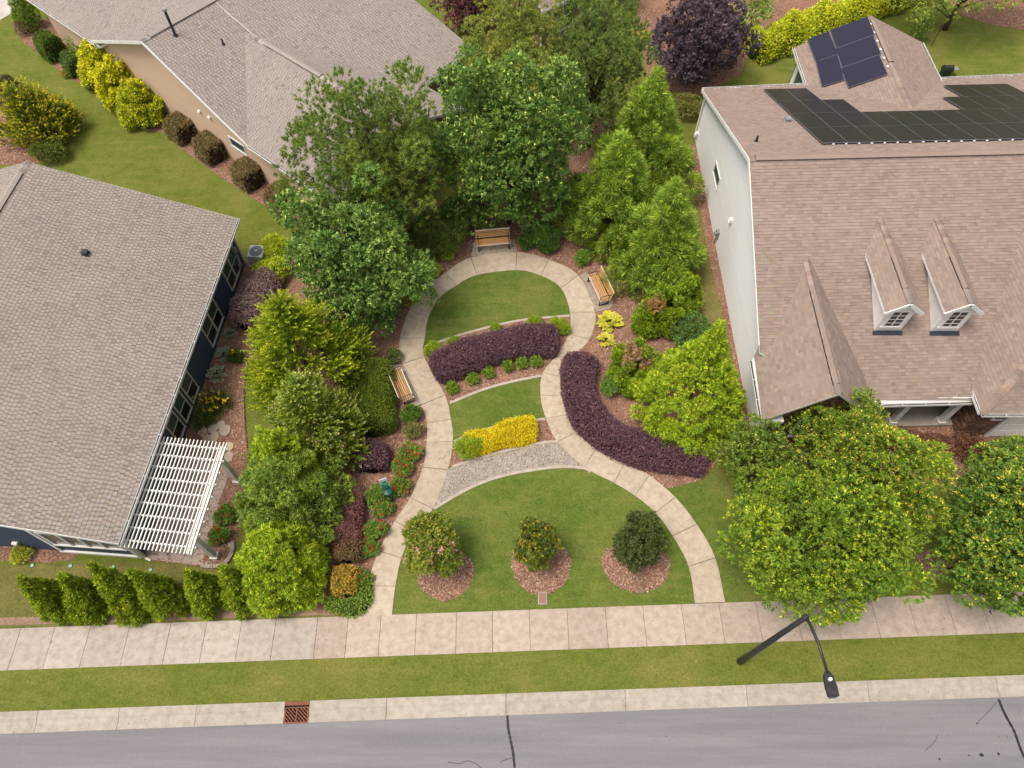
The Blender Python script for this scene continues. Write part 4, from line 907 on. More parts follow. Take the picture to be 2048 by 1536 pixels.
brick_wall(eh, [Vector((19.75, hc.y+.4, 0)), Vector((28, hc.y+.4, 0)), Vector((28, hc.y+.4, 2.75)), Vector((19.75, hc.y+.4, 2.75))], (0, -1, 0), 5)
window(eh, Vector((wx, fy, 0)), (1, 0, 0), (0, -1, 0), 1.2, 3.0, .8, 2.4, 2, 2, .09, .07, 'white_trim')
window(eh, Vector((19.75, hc.y+.4, 0)), (1, 0, 0), (0, -1, 0), .75, 1.35, 1.45, 2.25, 1, 2, .07, .05, 'white_trim')
m = MB(); m.prism([(15.1, 14.75), (19.7, 14.9), (19.7, 17.2), (15.1, 17.2)], .0, .18); m.build('porch_floor', 'porch_floor', eh)
for a in (17.0, 19.15):
    m = MB(); y_ = 15.05; m.box((a, y_, 1.3), (.24, .24, 2.25)); m.box((a, y_, .27), (.34, .34, .18)); m.box((a, y_, 2.36), (.32, .32, .12)); m.build('porch_column', 'white_trim', eh)
m = MB(); m.box((17.4, 15.05, 2.46), (4.6, .24, .1)); m.build('porch_beam', 'white_trim', eh)
gd = MB(); gd.box((22.6, hc.y+.36, 1.15), (2.8, .06, 2.3)); g_ = gd.build('garage_door', 'white_trim', eh)
for k in range(4): MB().box((22.6, hc.y+.32, .32+.56*k), (2.7, .03, .5)).build('door_panel', 'white_trim', g_)
m = MB(); m.box((21.1, hc.y+.33, 1.2), (.16, .1, 2.5)); m.build('door_trim', 'white_trim', eh)
q = hc+Vector((1.9, 0, 0))
# dormers
for bx in (15.87, 18.30):
    by = 17.52; bz = onp(pf, bx, by).z; dz, de, hw, ww = 5.80, 5.22, .76, .56
    yr_, ye_ = by+(dz-bz)/.4669, by+(de-bz)/.4669
    f0 = by-.16
    dL = roof_slope(eh, [Vector((bx-hw, f0, de-.02)), Vector((bx, f0, dz)), Vector((bx, yr_+.1, dz)), Vector((bx-hw, ye_+.1, de-.02))], PAL_E, WE, .145, (.15, .30), int(bx*3))
    dR = roof_slope(eh, [Vector((bx, f0, dz)), Vector((bx+hw, f0, de-.02)), Vector((bx+hw, ye_+.1, de-.02)), Vector((bx, yr_+.1, dz))], PAL_E, WE, .145, (.15, .30), int(bx*3)+1)
    dL.name = dR.name = 'dormer_roof'
    ridge_cap(dL, Vector((bx, f0+.02, dz)), Vector((bx, yr_, dz)), PAL_E, .13, 3); ridge_vent(dL, Vector((bx, f0+.75, dz)), Vector((bx, f0+2.5, dz)), PAL_E, wd=.12, slope=.7)
    m = MB(); m.face([(bx-ww, by, bz-.02), (bx+ww, by, bz-.02), (bx+ww, by, de+.1), (bx, by, dz-.16), (bx-ww, by, de+.1)])
    m.face([(bx-ww, by+3.4, de+.1), (bx-ww, by, bz-.02), (bx-ww, by, de+.1)]); m.face([(bx+ww, by, bz-.02), (bx+ww, by+3.4, de+.1), (bx+ww, by, de+.1)])
    dw = m.build('dormer_wall', 'white_trim', eh)
    window(dw, Vector((bx, by, 0)), (1, 0, 0), (0, -1, 0), -.42, .42, bz+.25, de-.03, 2, 1, .11, .035, 'white_trim', ('glass_dark',)*2, .05)
    m = MB(); 
    for k in (1, 2, 3): m.box((bx, by-.045, bz+.25+.11+(de-.03-bz-.25-.22)*k/4), (.62, .014, .022))
    m.build('muntin', 'white_trim', dw)
    m = MB(); m.bar((bx-hw, f0-.015, de-.1), (bx, f0-.015, dz-.08), .04, .16); m.bar((bx, f0-.015, dz-.08), (bx+hw, f0-.015, de-.1), .04, .16); m.build('dormer_trim', 'white_trim', dw)
    m = MB(); m.box((bx, by-.10, bz-.03), (2*ww+.14, .20, .03), (Vector((1, 0, 0)), Vector((0, .906, .423)), Vector((0, -.423, .906)))); m.build('flashing', 'navy_trim', dw)
# vents on the back slope
p = hit(1574, 242, pb); m = MB(); m.box(p+UP*.04, (.36, .36, .04)); m.box(p+UP*.13, (.26, .28, .14)); m.build('roof_vent', 'grey_metal', er)
plumbing_vent(er, hit(1512, 283, pb), .30, .055)
# solar panels
nb = pb[1]; vb_ = (Vector((0, 0, -1))-nb*nb.dot(Vector((0, 0, -1)))).normalized()
so0 = hit(1643, 291, pb); so1 = hit(1550, 182, pb); ub = rd.copy(); vb2 = ub.cross(nb); vb2 = vb2 if vb2.y > 0 else -vb2
RH = (so1-so0).dot(vb2)/4; off4 = [(so0+ (so1-so0)*(k/4)).dot(ub)-so0.dot(ub) for k in range(4)]
def spanel(C, U_, V_, N_, w_, h_, mat):
    m = MB(); m.box(C+N_*.10, (w_, h_, .035), (U_, V_, N_)); o = m.build('solar_panel', 'solar_frame', eh)
    MB().box(C+N_*.120, (w_-.03, h_-.03, .008), (U_, V_, N_)).build('solar_cells', mat, o)
CW = 1.17
def urow(px, py): return (hit(px, py, pb)-so0).dot(ub)
u3, u4 = urow(1874, 193), urow(1884, 167)
rows = [(0, 0.0, 12), (1, .0, 12), (2, .0, 3), (2, u3, 6), (3, 0.0, 2), (3, u4-.35, 3)]
for r, u0, n_ in rows:
    for c in range(n_): spanel(so0+ub*(u0+CW*(c+.5)+ (.0))+vb2*(RH*(r+.5)), ub, vb2, nb, CW-.015, RH-.02, 'solar_black')
m = MB()
for k in range(24): m.box(so0+ub*(.5+k*.58)-vb2*.05+nb*.07, (.09, .05, .05), (ub, vb2, nb))
m.build('panel_clamps', 'dome', er)
px_ = plane3((xw, 34, 3), (xw, 38, 3), (xr, 38, zr)); nx_ = px_[1]
def quadpanel(L, k):
    A, B_, C_, D_ = [hit(a, b, px_) for a, b in L]                       # A-B far edge, D-C near edge
    for i in range(k):
        a, b, c, d = A.lerp(D_, i/k), B_.lerp(C_, i/k), B_.lerp(C_, (i+1)/k), A.lerp(D_, (i+1)/k)
        ce = (a+b+c+d)/4; U_ = (b-a+c-d).normalized(); V_ = nx_.cross(U_); spanel(ce, U_, V_, nx_, ((b-a).length+(c-d).length)/2-.02, abs(((d-a+c-b)/2).dot(V_))-.02, 'solar_blue')
quadpanel([(1616, 82), (1660, 64), (1691, 163), (1645, 176)], 2); quadpanel([(1661, 63), (1737, 36), (1774, 152), (1695, 180)], 3)
m = MB()
for k in range(6): m.box(hit(1741+k*6.8, 50+k*17, px_)+nx_*.06, (.10, .14, .06))
m.build('panel_clamps', 'dome', x1)

# ================================================================== STREET AND GARDEN OBJECTS
WOOD = [(.50, .27, .105), (.55, .31, .13), (.44, .23, .09)]
def bench(p0, p1, face, label):
    """p0-p1: ends of the seat front edge on the ground plan; face: +1/-1 side the sitter looks to"""
    p0, p1 = Vector((p0.x, p0.y, .04)), Vector((p1.x, p1.y, .04)); X = (p1-p0).normalized(); Y = Vector((-X.y, X.x, 0))*face; Lb = 1.80
    mid = (p0+p1)/2; root = empty('park_bench', (mid.x, mid.y, .036), label, 'bench', 'wooden slat benches on the looping path'); Z = UP
    At = lambda x, y, z: mid+X*x+Y*y+Z*z
    for k in range(6):                                     # seat slats, from the front edge backwards
        y = -.045-.09*k; z = .44-.012*k if k else .435; c = tuple(random.choice(WOOD)) if k else (.62, .50, .40)
        MB().box(At(0, y, z), (Lb, .056, .032), (X, Y, Z), c).build('seat_slat', 'wood_slat', root)
    by, tilt = -.56, .30
    BZ = (Z*math.cos(tilt)-Y*math.sin(tilt)).normalized(); BY = X.cross(BZ)
    for k in range(5):
        c = tuple(random.choice(WOOD)) if k < 4 else (.62, .50, .40)
        MB().box(At(0, by, .47)+BZ*(.05+.094*k), (Lb, .030, .060), (X, BY, BZ), c).build('back_slat', 'wood_slat', root)
    for x in (-Lb/2+.10, Lb/2-.10):
        m = MB(); m.bar(At(x, -.03, 0), At(x, -.05, .43), .05, .045, X); m.bar(At(x, -.50, 0), At(x, -.46, .42), .05, .045, X); m.bar(At(x, -.02, .408), At(x, -.52, .36), .05, .03)
        m.bar(At(x, by-.035, .40), At(x, by-.035, .46)+BZ*.46, .045, .03, X); m.bar(At(x, -.08, .02), At(x, -.50, .02), .05, .03)
        m.build('end_frame', 'black_metal', root)
        m = MB(); m.tube([At(x, -.05, .43), At(x, -.03, .60), At(x, -.10, .66), At(x, -.36, .66), At(x, -.60, .63)], .018, 8); m.build('armrest', 'black_metal', root)
    return root
bench(G(957, 494, .45), G(1019, 488, .45), -1, 'wooden slat bench at the head of the loop, backed by the trees')
bench(G(803, 736, .45), G(828, 793, .45), 1, 'wooden slat bench beside the clipped green hedge on its own pad')
bench(G(1175, 551, .45), G(1200, 604, .45), -1, 'wooden slat bench in front of the cluster of soft conifers')

# street lamp
b = G(1480, 1323); lamp = empty('street_lamp', b, 'tall black street lamp leaning its arm over the kerb', 'street lamp'); tp = Vector((b.x+.02, b.y+.02, 7.0))
MB().tube([b-UP*.1, b+UP*.05, b+UP*.9, tp], [.15, .13, .115, .075], 16).build('pole', 'black_metal', lamp, True)
MB().tube([tp-UP*.12, tp+UP*.04, tp+UP*.10], [.095, .095, .03], 14).build('pole_cap', 'black_metal', lamp)
hd = G(1655, 1347, 7.15); he = G(1667, 1392, 7.15); dh = (he-hd).normalized(); sh = Vector((-dh.y, dh.x, 0))
MB().tube([tp-UP*.03, tp.lerp(hd, .12)+UP*.10, tp.lerp(hd, .5)+UP*.16, hd+UP*.02], [.055, .05, .045, .04], 10).build('arm', 'black_metal', lamp, True)
m = MB(); L_ = (he-hd).length; m.prism([(hd+dh*a_+sh*b_)[:2] for a_, b_ in ((-.06, .05), (.05, .13), (.38, .16), (L_, .15), (L_+.03, .11), (L_+.03, -.11), (L_, -.15), (.38, -.16), (.05, -.13), (-.06, -.05))], 7.08, 7.20); lh = m.build('lamp_head', 'black_metal', lamp)
for k in range(4): MB().bar(hd+dh*.42+sh*(-.10+.066*k)+UP*.065, he-dh*.02+sh*(-.10+.066*k)+UP*.065, .035, .025).build('cooling_fin', 'gutter_dark', lh)
MB().box((hd+he)/2+dh*.2-UP*.082, (L_*.5, .2, .02), (dh, sh, UP)).build('lens', 'glass_grey', lh)
MB().tube([hd+dh*.16+UP*.05, hd+dh*.16+UP*.13], [.055, .045], 14).build('photocell', 'dome', lh)

# storm drain in the gutter
yk = lambda x: YK1(x)
dr_ = empty('storm_drain', (gx0, yk(gx0)-.4, -.08), 'rusty storm drain grate set in the gutter below the verge', 'drain grate')
gm = (gx0+gx1)/2; gw_ = gx1-gx0; dv = Vector((1, .0335, 0)).normalized(); dw_ = Vector((-dv.y, dv.x, 0)); oc_ = Vector((gm, yk(gm)-.45, -.078))
m = MB()
for s in (-1, 1): m.box(oc_+dw_*s*.255, (gw_-.004, .05, .05), (dv, dw_, UP)); m.box(oc_+dv*s*(gw_/2-.027), (.05, .46, .048), (dv, dw_, UP))
m.box(oc_, (.045, .46, .046), (dv, dw_, UP)); m.build('grate_frame', 'rust', dr_)
hw_ = gw_/4-.036
for s in (-1, 1):
    for k in range(11):                                    # slanting bars, each half of the grate
        c_ = -.62+.124*k; p0 = max(-hw_, c_-.228); p1 = min(hw_, c_+.228)
        if p1-p0 < .03: continue
        A_, B_ = oc_+dv*(s*gw_/4+p0)+dw_*(c_-p0), oc_+dv*(s*gw_/4+p1)+dw_*(c_-p1)
        MB().bar(A_, B_, .040, .03).build('grate_bar', 'rust', dr_)
MB().box(oc_-UP*.12, (gw_-.01, .55, .02), (dv, dw_, UP)).build('pit', 'pit', dr_)
MB().box(Vector((gm, yk(gm)-.075, -.01)), (gw_-.006, .13, .11), (dv, dw_, UP)).build('kerb_hood', 'rust', dr_); MB().box(Vector((gm, yk(gm)-.16, -.06)), (gw_-.01, .05, .06), (dv, dw_, UP)).build('inlet', 'pit', dr_)
MB().box(Vector((gm, yk(gm)-.715, -.09)), (gw_-.006, .04, .03), (dv, dw_, UP)).build('gutter_lip', 'rust', dr_)

# stone marker and a loose stick on the lawn
c = G(1085, 1197); pl_ = empty('ground_plaque', c, 'flat reddish memorial stone set in the lawn below the middle tree', 'plaque')
MB().prism([(c.x-.18, c.y-.24), (c.x+.18, c.y-.23), (c.x+.17, c.y+.24), (c.x-.17, c.y+.23)], 0, .03, (.36, .31, .29)).build('stone_base', 'stone', pl_)
MB().prism([(c.x-.145, c.y-.205), (c.x+.145, c.y-.195), (c.x+.135, c.y+.205), (c.x-.135, c.y+.195)], .028, .042, (.27, .155, .125)).build('face', 'stone', pl_)
a_, b_ = G(1062, 1210, .02), G(1074, 1190, .02); tag(MB().tube([a_, a_.lerp(b_, .5)+Vector((.02, 0, .01)), b_], [.012, .02, .014], 6).build('stick', 'bark_pale'), 'short pale stick lying beside the stone marker', 'stick')

# pet waste station
c = G(779, 990); ps = empty('waste_station', c, 'green pet waste bin with a pale sign beside the roses', 'waste bin'); d_ = Vector((0, -1, 0))
MB().box(c+UP*.85, (.06, .06, 1.75)).build('post', 'green_plastic', ps)
m = MB(); bc_ = c+Vector((.05, -.16, 0)); m.tube([bc_+UP*.18, bc_+UP*.80], [.15, .19], 18); m.build('bin', 'green_plastic', ps); MB().tube([bc_+UP*.80, bc_+UP*.86, bc_+UP*.92], [.205, .195, .05], 18).build('lid', 'green_plastic', ps)
MB().box(c+Vector((0, -.07, 1.22)), (.24, .11, .34)).build('bag_dispenser', 'teal', ps)
sg = MB().box(c+Vector((0, -.05, 1.62)), (.32, .02, .42), (Vector((.94, .34, 0)), Vector((-.34, .94, 0)), UP)).build('sign', 'dome', ps)
MB().box(c+Vector((0.004, -.062, 1.53)), (.22, .012, .12), (Vector((.94, .34, 0)), Vector((-.34, .94, 0)), UP)).build('sign_print', 'teal', sg)

# irrigation caps on the front lawn
for k, (a_, b_, lb) in enumerate(((65, 1131, 'pale green irrigation cap in the lawn nearest the yellow shrub'), (141, 1132, 'pale green irrigation cap in the lawn below the mulch strip end'), (227, 1134, 'pale green irrigation cap in the lawn above the third columnar evergreen'), (301, 1140, 'pale green irrigation cap in the lawn below the patio edge'))):
    c = G(a_, b_); o = empty('irrigation_cap', c, lb, 'valve cap', 'irrigation caps on the front lawn'); MB().tube([c-UP*.02, c+UP*.03], [.075, .07], 14).build('lid', 'pale_disc', o); MB().tube([c-UP*.02, c+UP*.018], [.095, .09], 14).build('rim', 'soil', o)

# pergola over the patio
pz = 2.62; P_nw, P_ne, P_sw, P_se = G(322, 873, pz), G(454, 886, pz), G(241, 1094, pz), G(382, 1110, pz)
pg = empty('pergola', G(430, 1060), 'white slatted pergola attached to the blue house over the patio', 'pergola')
def lat(a, b): return P_nw.lerp(P_ne, a).lerp(P_sw.lerp(P_se, a), b)       # a: away from wall, b: southwards
fr_ = [k/16*.9 for k in range(17)]+[.955, 1.0]
for a in fr_: MB().bar(lat(a, 0), lat(a, 1), .034, .06).build('slat', 'white_trim', pg)
for k in range(9):
    b_ = .055+.11*k; MB().bar(lat(-.04, b_)-UP*.10, lat(1.03, b_)-UP*.10, .05, .13).build('rafter', 'white_trim', pg)
for a in (.90, .955): MB().bar(lat(a, .02)-UP*.24, lat(a, .98)-UP*.24, .045, .17).build('beam', 'white_trim', pg)
MB().bar(lat(-.03, .03)-UP*.10, lat(-.03, .97)-UP*.10, .05, .17).build('ledger', 'white_trim', pg)
for a_, b_ in ((477, 963), (432, 1114)):
    c = G(a_, b_); MB().box(c+UP*1.2, (.20, .20, 2.36), (ed, wd_, UP)).build('post', 'white_trim', pg); MB().box(c+UP*.12, (.30, .30, .24), (ed, wd_, UP)).build('post_base', 'white_trim', pg)
sheet('patio', PX([(288, 1114), (300, 1119), (404, 1131), (412, 1100), (424, 1055), (440, 1000), (456, 955), (458, 938), (430, 930), (410, 900), (350, 940)]), .026, 'patio')
eb = spline(PX([(404, 1132), (428, 1134), (448, 1130), (461, 1115), (466, 1100), (466, 1085)]), 4); edg = tag(sheet('patio_border', [p+Vector((0, 0, 0)) for p in eb]+[p+Vector((-.05, .05, 0)) for p in eb][::-1], .02, 'joint'))
for i in range(0, len(eb)-1):
    MB().bar(eb[i].lerp(eb[i+1], .04)+UP*.06, eb[i].lerp(eb[i+1], .96)+UP*.06, .16, .12, col=tuple(np.array((.36, .31, .26))*random.uniform(.8, 1.15))).build('border_stone', 'stone', edg)
sp = tag(empty('stepping_stones_path', G(440, 860)), kind='structure'); sp.name = 'flagstone_path'
for x_, y_, r_ in ((1385, 215, 34), (1455, 200, 36), (1512, 170, 30), (1537, 211, 36), (1465, 252, 34), (1410, 268, 28), (1566, 318, 30), (1562, 392, 34), (1520, 450, 26), (1340, 160, 26), (1582, 985, 20)):
    c = G(x_*.293, 800+y_*.293); k = mpp(400, 860)*r_*.293*1.05; n_ = random.randint(5, 7); ph = random.random()*6
    MB().prism([(c.x+k*random.uniform(.85, 1.2)*math.cos(ph+6.283*i/n_), c.y+1.15*k*random.uniform(.85, 1.2)*math.sin(ph+6.283*i/n_)) for i in range(n_)], .01, .045+random.uniform(0, .02), tuple(np.array(random.choice([(.44, .34, .24), (.38, .31, .25), (.47, .38, .29)]))*random.uniform(.85, 1.1))).build('flagstone', 'stone', sp)

# air conditioner behind the blue house
c = G(521, 522); ac = empty('air_conditioner', c, 'grey air conditioner unit at the back corner of the blue house', 'air conditioner')
MB().box(c+UP*.04, (.95, .95, .08), (ed, wd_, UP)).build('pad', 'patio', ac); MB().box(c+UP*.42, (.78, .78, .68), (ed, wd_, UP)).build('case', 'ac_grey', ac)
MB().tube([c+UP*.75, c+UP*.775], .34, 24).build('fan_well', 'ac_fan', ac); m = MB()
for r_ in (.12, .22, .32): m.tube([c+Vector((r_*math.cos(t), r_*math.sin(t), .79)) for t in np.linspace(0, 2*PI, 25)], .008, 4, cap=False)
m.build('fan_guard', 'ac_grey', ac); MB().tube([c+UP*.77, c+UP*.81], .07, 12).build('fan_hub', 'ac_grey', ac)

# edging between lawn and house bed: thin dark line
strip('bed_edging', PX([(500, 712), (490, 760), (489, 800), (491, 850), (495, 897)]), .05, .03, 'soil', None)['kind'] = 'structure'

# sapling, stakes and grill behind the solar house
for a_, b_, c_ in ((1823, 62, -.1), (1862, 92, .1)):
    c = G(a_, b_); tag(MB().tube([c-UP*.1, c+UP*1.5], .02, 6).build('plant_stake', 'black_metal'), 'thin dark stake %s of the staked sapling' % ('behind' if c_ < 0 else 'in front'), 'stake', 'stakes of the sapling')
c = G(1888, 150); gl = empty('grill', c, 'dark barbecue grill by the rear eave of the solar house', 'grill')
m = MB(); m.box(c+UP*.42, (.62, .45, .16)); m.tube([c+Vector((-.3, 0, .50)), c+Vector((.3, 0, .50))], .17, 14); m.build('hood', 'black_metal', gl); MB().box(c+Vector((.48, 0, .46)), (.32, .4, .04)).build('side_shelf', 'grey_metal', gl); MB().box(c+UP*.18, (.5, .4, .32)).build('cart', 'black_metal', gl)
# porch chairs
for k, (cx, cy, lb) in enumerate(((16.1, 16.2, 'dark porch chair by the front room wall'), (18.1, 16.3, 'dark porch chair between the two porch columns'))):
    c = Vector((cx, cy, .18)); ch = empty('porch_chair', c, lb, 'chair', 'porch chairs'); MB().box(c+UP*.42, (.6, .55, .08)).build('seat', 'dark_pipe', ch); MB().box(c+Vector((0, .27, .75)), (.6, .06, .6)).build('backrest', 'dark_pipe', ch)
    for sx in (-1, 1):
        MB().box(c+Vector((sx*.28, 0, .62)), (.06, .5, .04)).build('armrest', 'dark_pipe', ch)
        for sy in (-1, 1): MB().box(c+Vector((sx*.27, sy*.24, .3)), (.05, .05, .6 if sy < 0 else .56)).build('leg', 'dark_pipe', ch)

# ================================================================== TREES
MAPLE = [(.056, .104, .022), (.076, .130, .029), (.042, .080, .018), (.098, .152, .040)]
MAPLE_T = [(.19, .235, .05), (.22, .26, .075)]
PINE = [(.074, .112, .025), (.098, .138, .030), (.056, .086, .019), (.125, .160, .035)]
PINE2 = [(.078, .112, .030), (.10, .138, .038), (.058, .086, .024)]
PINE3 = [(.135, .155, .035), (.17, .185, .045), (.10, .13, .03)]
LIME = [(.105, .158, .011), (.135, .187, .013), (.08, .128, .010)]; LIME_T = [(.175, .225, .014), (.205, .245, .018)]
CRYP = [(.085, .138, .020), (.11, .165, .025), (.066, .11, .018)]; CRYP_T = [(.17, .22, .03), (.15, .205, .03)]
STREET = [(.066, .108, .011), (.086, .132, .014), (.050, .086, .010)]; STREET_T = [(.165, .19, .012), (.19, .205, .014), (.135, .17, .015)]
BURG = [(.068, .033, .055), (.090, .044, .070), (.052, .026, .043), (.078, .047, .074)]; BURG_T = [(.13, .072, .10)]
PLUM = [(.044, .031, .052), (.060, .044, .070), (.032, .021, .036)]

def at(px, py, z): return G(px, py, z)
def gr(c): return Vector((c.x, c.y, 0))
c = at(745, 325, 5.4); pine_tree('pine_tree', gr(c), c, (3.45, 3.4, 4.2), 'large bushy pine standing against the tan house roof', PINE, 110, (.6, 1.0), 7600, 51, 10, .13)
c = at(1018, 290, 5.2); broadleaf_tree('maple_tree', None, 9.7, c, (2.95, 2.85, 4.7), 'tall green maple behind the bench at the head of the loop', pal=MAPLE, n_blob=150, rr=(.5, .85), n_shoot=15500, k=6, L=.15, tip=MAPLE_T, tipw=.30, seed=52, base=gr(c), trunk_r=.13)
c = at(712, 520, 3.4); broadleaf_tree('maple_tree', None, 7.4, c, (2.85, 2.85, 3.8), 'green maple arching over the path between the pine and feathery cypress', pal=MAPLE, n_blob=140, rr=(.45, .8), n_shoot=15000, k=6, L=.135, tip=[(.15, .20, .07), (.17, .225, .065)], tipw=.30, seed=53, base=gr(c), trunk_r=.12)
c = at(1035, 80, 6.0); pine_tree('pine_tree', gr(c), c, (2.7, 2.7, 3.1), 'yellowish pine whose top rises behind the tall maple', PINE3, 66, (.5, .9), 3300, 54, 9, .12)
c = at(1193, 118, 5.2); pine_tree('pine_tree', gr(at(1178, 292, 0)), c, (3.1, 3.0, 4.0), 'blue green pine with a bare dark trunk beside the plum tree', PINE2, 86, (.5, .9), 4300, 55, 9, .14)
c = at(1398, 72, 2.6); broadleaf_tree('plum_tree', None, 5, c, (2.9, 2.7, 2.35), 'big round dark purple plum tree behind the solar house', pal=PLUM, n_blob=110, rr=(.5, .8), n_shoot=11000, k=6, L=.14, tip=[(.10, .08, .12)], tipw=.3, seed=56, base=gr(c))
c = at(945, 0, 2.6); broadleaf_tree('plum_tree', None, 4, c, (1.9, 1.9, 2.0), 'wine red tree at the photo top beside the tan roof', pal=[(.085, .035, .045), (.11, .05, .06), (.06, .026, .034)], n_blob=50, rr=(.45, .7), n_shoot=4500, k=7, L=.14, seed=57, base=gr(c))
c = at(1960, -70, 4.2); broadleaf_tree('shade_tree', None, 7, c, (4.4, 3.4, 2.6), 'pale leafy tree hanging into the top right corner of the photo', pal=[(.13, .17, .035), (.17, .21, .05)], n_blob=70, rr=(.7, 1.1), n_shoot=4500, k=6, L=.17, seed=58, base=gr(c))
c = at(1512, 20, 2.0); broadleaf_tree('young_tree', None, 3.6, c, (1.0, 1.0, 1.6), 'small thin light green tree between the plum tree and the lime hedge', pal=[(.13, .19, .04), (.17, .23, .06)], n_blob=22, rr=(.3, .5), n_shoot=900, k=5, L=.13, seed=59, trunk_r=.06, base=gr(c))
c = at(1843, 48, 1.1); broadleaf_tree('sapling', None, 1.9, c, (.55, .5, .75), 'small staked sapling on the lawn behind the solar house', pal=[(.08, .13, .03), (.12, .17, .04)], n_blob=16, rr=(.2, .32), n_shoot=500, k=5, L=.11, seed=60, trunk_r=.03, base=gr(c))

def from_apex(px, py, h): a = G(px, py)*(1-h/CAM_H); return Vector((a.x, a.y, 0))
SOFT = 'soft green conifers beside the white wall'
for (ax, ay, h, r, lb, sd) in ((1316, 138, 7.1, 2.55, 'tallest soft conifer with its spire beside the back corner of the white wall', 61), (1246, 266, 6.7, 2.4, 'soft conifer with the leftmost spire of the three', 62), (1357, 360, 6.3, 2.3, 'double topped soft conifer nearest the brown tipped thujas', 63)):
    conifer('cryptomeria', from_apex(ax, ay, h), h, r, lb, CRYP, CRYP_T, 84, (.46, .74), 15000, 6, .19, .19, sd, .80, group=SOFT, lump=.2, spread=.42, tipw=.5, cull=.8)
b = G(1366, 826); conifer('arborvitae', b, 7.0, 2.75, 'big lime green cone shaped arborvitae in front of the white wall', LIME, LIME_T, 190, (.30, .50), 22000, 8, .095, .36, 64, 1.12, tipw=.5, spread=.6, dirz=.2, lump=.06)
b = G(628, 764); plume_tree('cypress', b, 6.2, 2.75, 'feathery yellow green cypress above the clipped green hedge', [(.090, .132, .009), (.118, .158, .011), (.068, .105, .008)], [(.19, .225, .011), (.225, .25, .014)], 2800, 65, (.5, .95), .72, 34, side=.17, lumps=95, rr=(.45, .8), wd=.045)
b = G(650, 893); plume_tree('cedar', b, 5.7, 2.1, 'olive green cedar with silvery tips below the feathery cypress', [(.085, .120, .014), (.108, .142, .018), (.066, .098, .013)], [(.165, .195, .028), (.24, .26, .10)], 2300, 66, (.32, .6), .62, 30, side=.14, lumps=85, rr=(.4, .65), wd=.042)
b = from_apex(528, 862, 5.0); conifer('arborvitae', b, 5.0, 1.4, 'narrow lime green arborvitae showing behind the bluish juniper', LIME, LIME_T, 80, (.28, .42), 10000, 7, .095, .36, 67, .4, tipw=.5)
b = G(600, 1025); conifer('juniper', b, 4.7, 2.2, 'dark bluish green juniper with rough clumps near the pergola', [(.058, .094, .017), (.076, .115, .020), (.094, .138, .018)], [(.12, .165, .05), (.14, .19, .026)], 110, (.36, .58), 16000, 7, .10, .34, 68, .6, tipw=.35, lump=.2, spread=.8, cull=.66)
b = G(580, 1150); conifer('arborvitae', b, 3.9, 1.72, 'broad lime green arborvitae at the pavement end of the evergreen row', LIME, LIME_T, 150, (.32, .46), 19000, 8, .095, .36, 69, .36, tipw=.55, spread=.65, dirz=.25, lump=.06)
COLG = 'columnar evergreens in a row along the front lawn'
names = ('first columnar evergreen, at the open lawn end of the row', 'second columnar evergreen from the open lawn end', 'third columnar evergreen, tallest of the row', 'fourth columnar evergreen, broad and smooth', 'fifth columnar evergreen with two tips', 'sixth columnar evergreen, half hidden by the lime arborvitae')
for k, (ax, ay, bx, by_, h) in enumerate(((48, 1163, 136, 1226, 3.3), (128, 1158, 190, 1230, 3.2), (190, 1139, 278, 1230, 3.9), (270, 1150, 352, 1224, 3.6), (378, 1150, 428, 1216, 3.2), (447, 1141, 495, 1212, 3.4))):
    b = G(bx, by_-13); ap = G(ax, ay, h); lean_ = ((ap.x-b.x)*1.15, (ap.y-b.y)*1.15); rng_ = np.random.default_rng(80+k); bl = cone_blobs(b, h*1.12, .80, 70, (.15, .25), 80+k, .10, .85, .04, lean_)
    for j in range(2):
        a_ = rng_.uniform(0, 6.28); hh = h*rng_.uniform(.55, .80); o_ = Vector((b.x+.30*math.cos(a_), b.y+.30*math.sin(a_), 0)); bl += cone_blobs(o_, hh, .26, 16, (.15, .22), 90+k*3+j, .8, .5, .05, (lean_[0]*.8, lean_[1]*.8))
    conifer('columnar_evergreen', b, h, .7, names[k], [(.082, .122, .008), (.105, .145, .009), (.062, .096, .007)], [(.145, .178, .011), (.17, .20, .013)], n_shoot=7800, k=5, L=.10, aspect=.38, seed=80+k, group=COLG, blobs=bl, spread=.5, tipw=.35, dirz=.55, trunk_r=.06, cull=.72)

# thujas with scorched tops
for k, (px, py, r, h, lb, bp) in enumerate(((1322, 645, 1.35, 2.7, 'mid green thuja with a rust brown scorched top behind the yellow hostas', (1312, 612)), (1264, 752, 1.45, 2.3, 'mid green thuja with grey and rust scorched top beside the burgundy hedge', (1262, 705)))):
    b = G(px, py); bl = cone_blobs(b, h, r*.82, 46, (.30, .42), 100+k, .2, .3, .12)
    if k == 0: bl += cone_blobs(G(1362, 622), 2.7, .8, 34, (.26, .36), 103, .2, .35, .1); bl += cone_blobs(G(1290, 655), 2.2, .75, 28, (.26, .36), 104, .2, .35, .1)
    t_ = G(*bp, h*.85); RU = [(.19, .075, .03), (.22, .10, .04), (.20, .15, .11)] if k == 0 else [(.20, .145, .105), (.19, .085, .035), (.16, .12, .09)]
    conifer('thuja', b, h, r, lb, [(.075, .122, .010), (.098, .145, .011), (.058, .098, .009)], [(.135, .18, .013)], n_shoot=14000, k=6, L=.105, aspect=.4, seed=100+k, cat='shrub', group='thujas with scorched tops', blobs=bl, spread=.6, tipw=.35, brown=[((t_.x, t_.y, t_.z), .65, RU), ((t_.x+.6, t_.y-.25, t_.z-.25), .42, RU)] if k else [((t_.x, t_.y, t_.z), .75, RU)], trunk_r=.05)
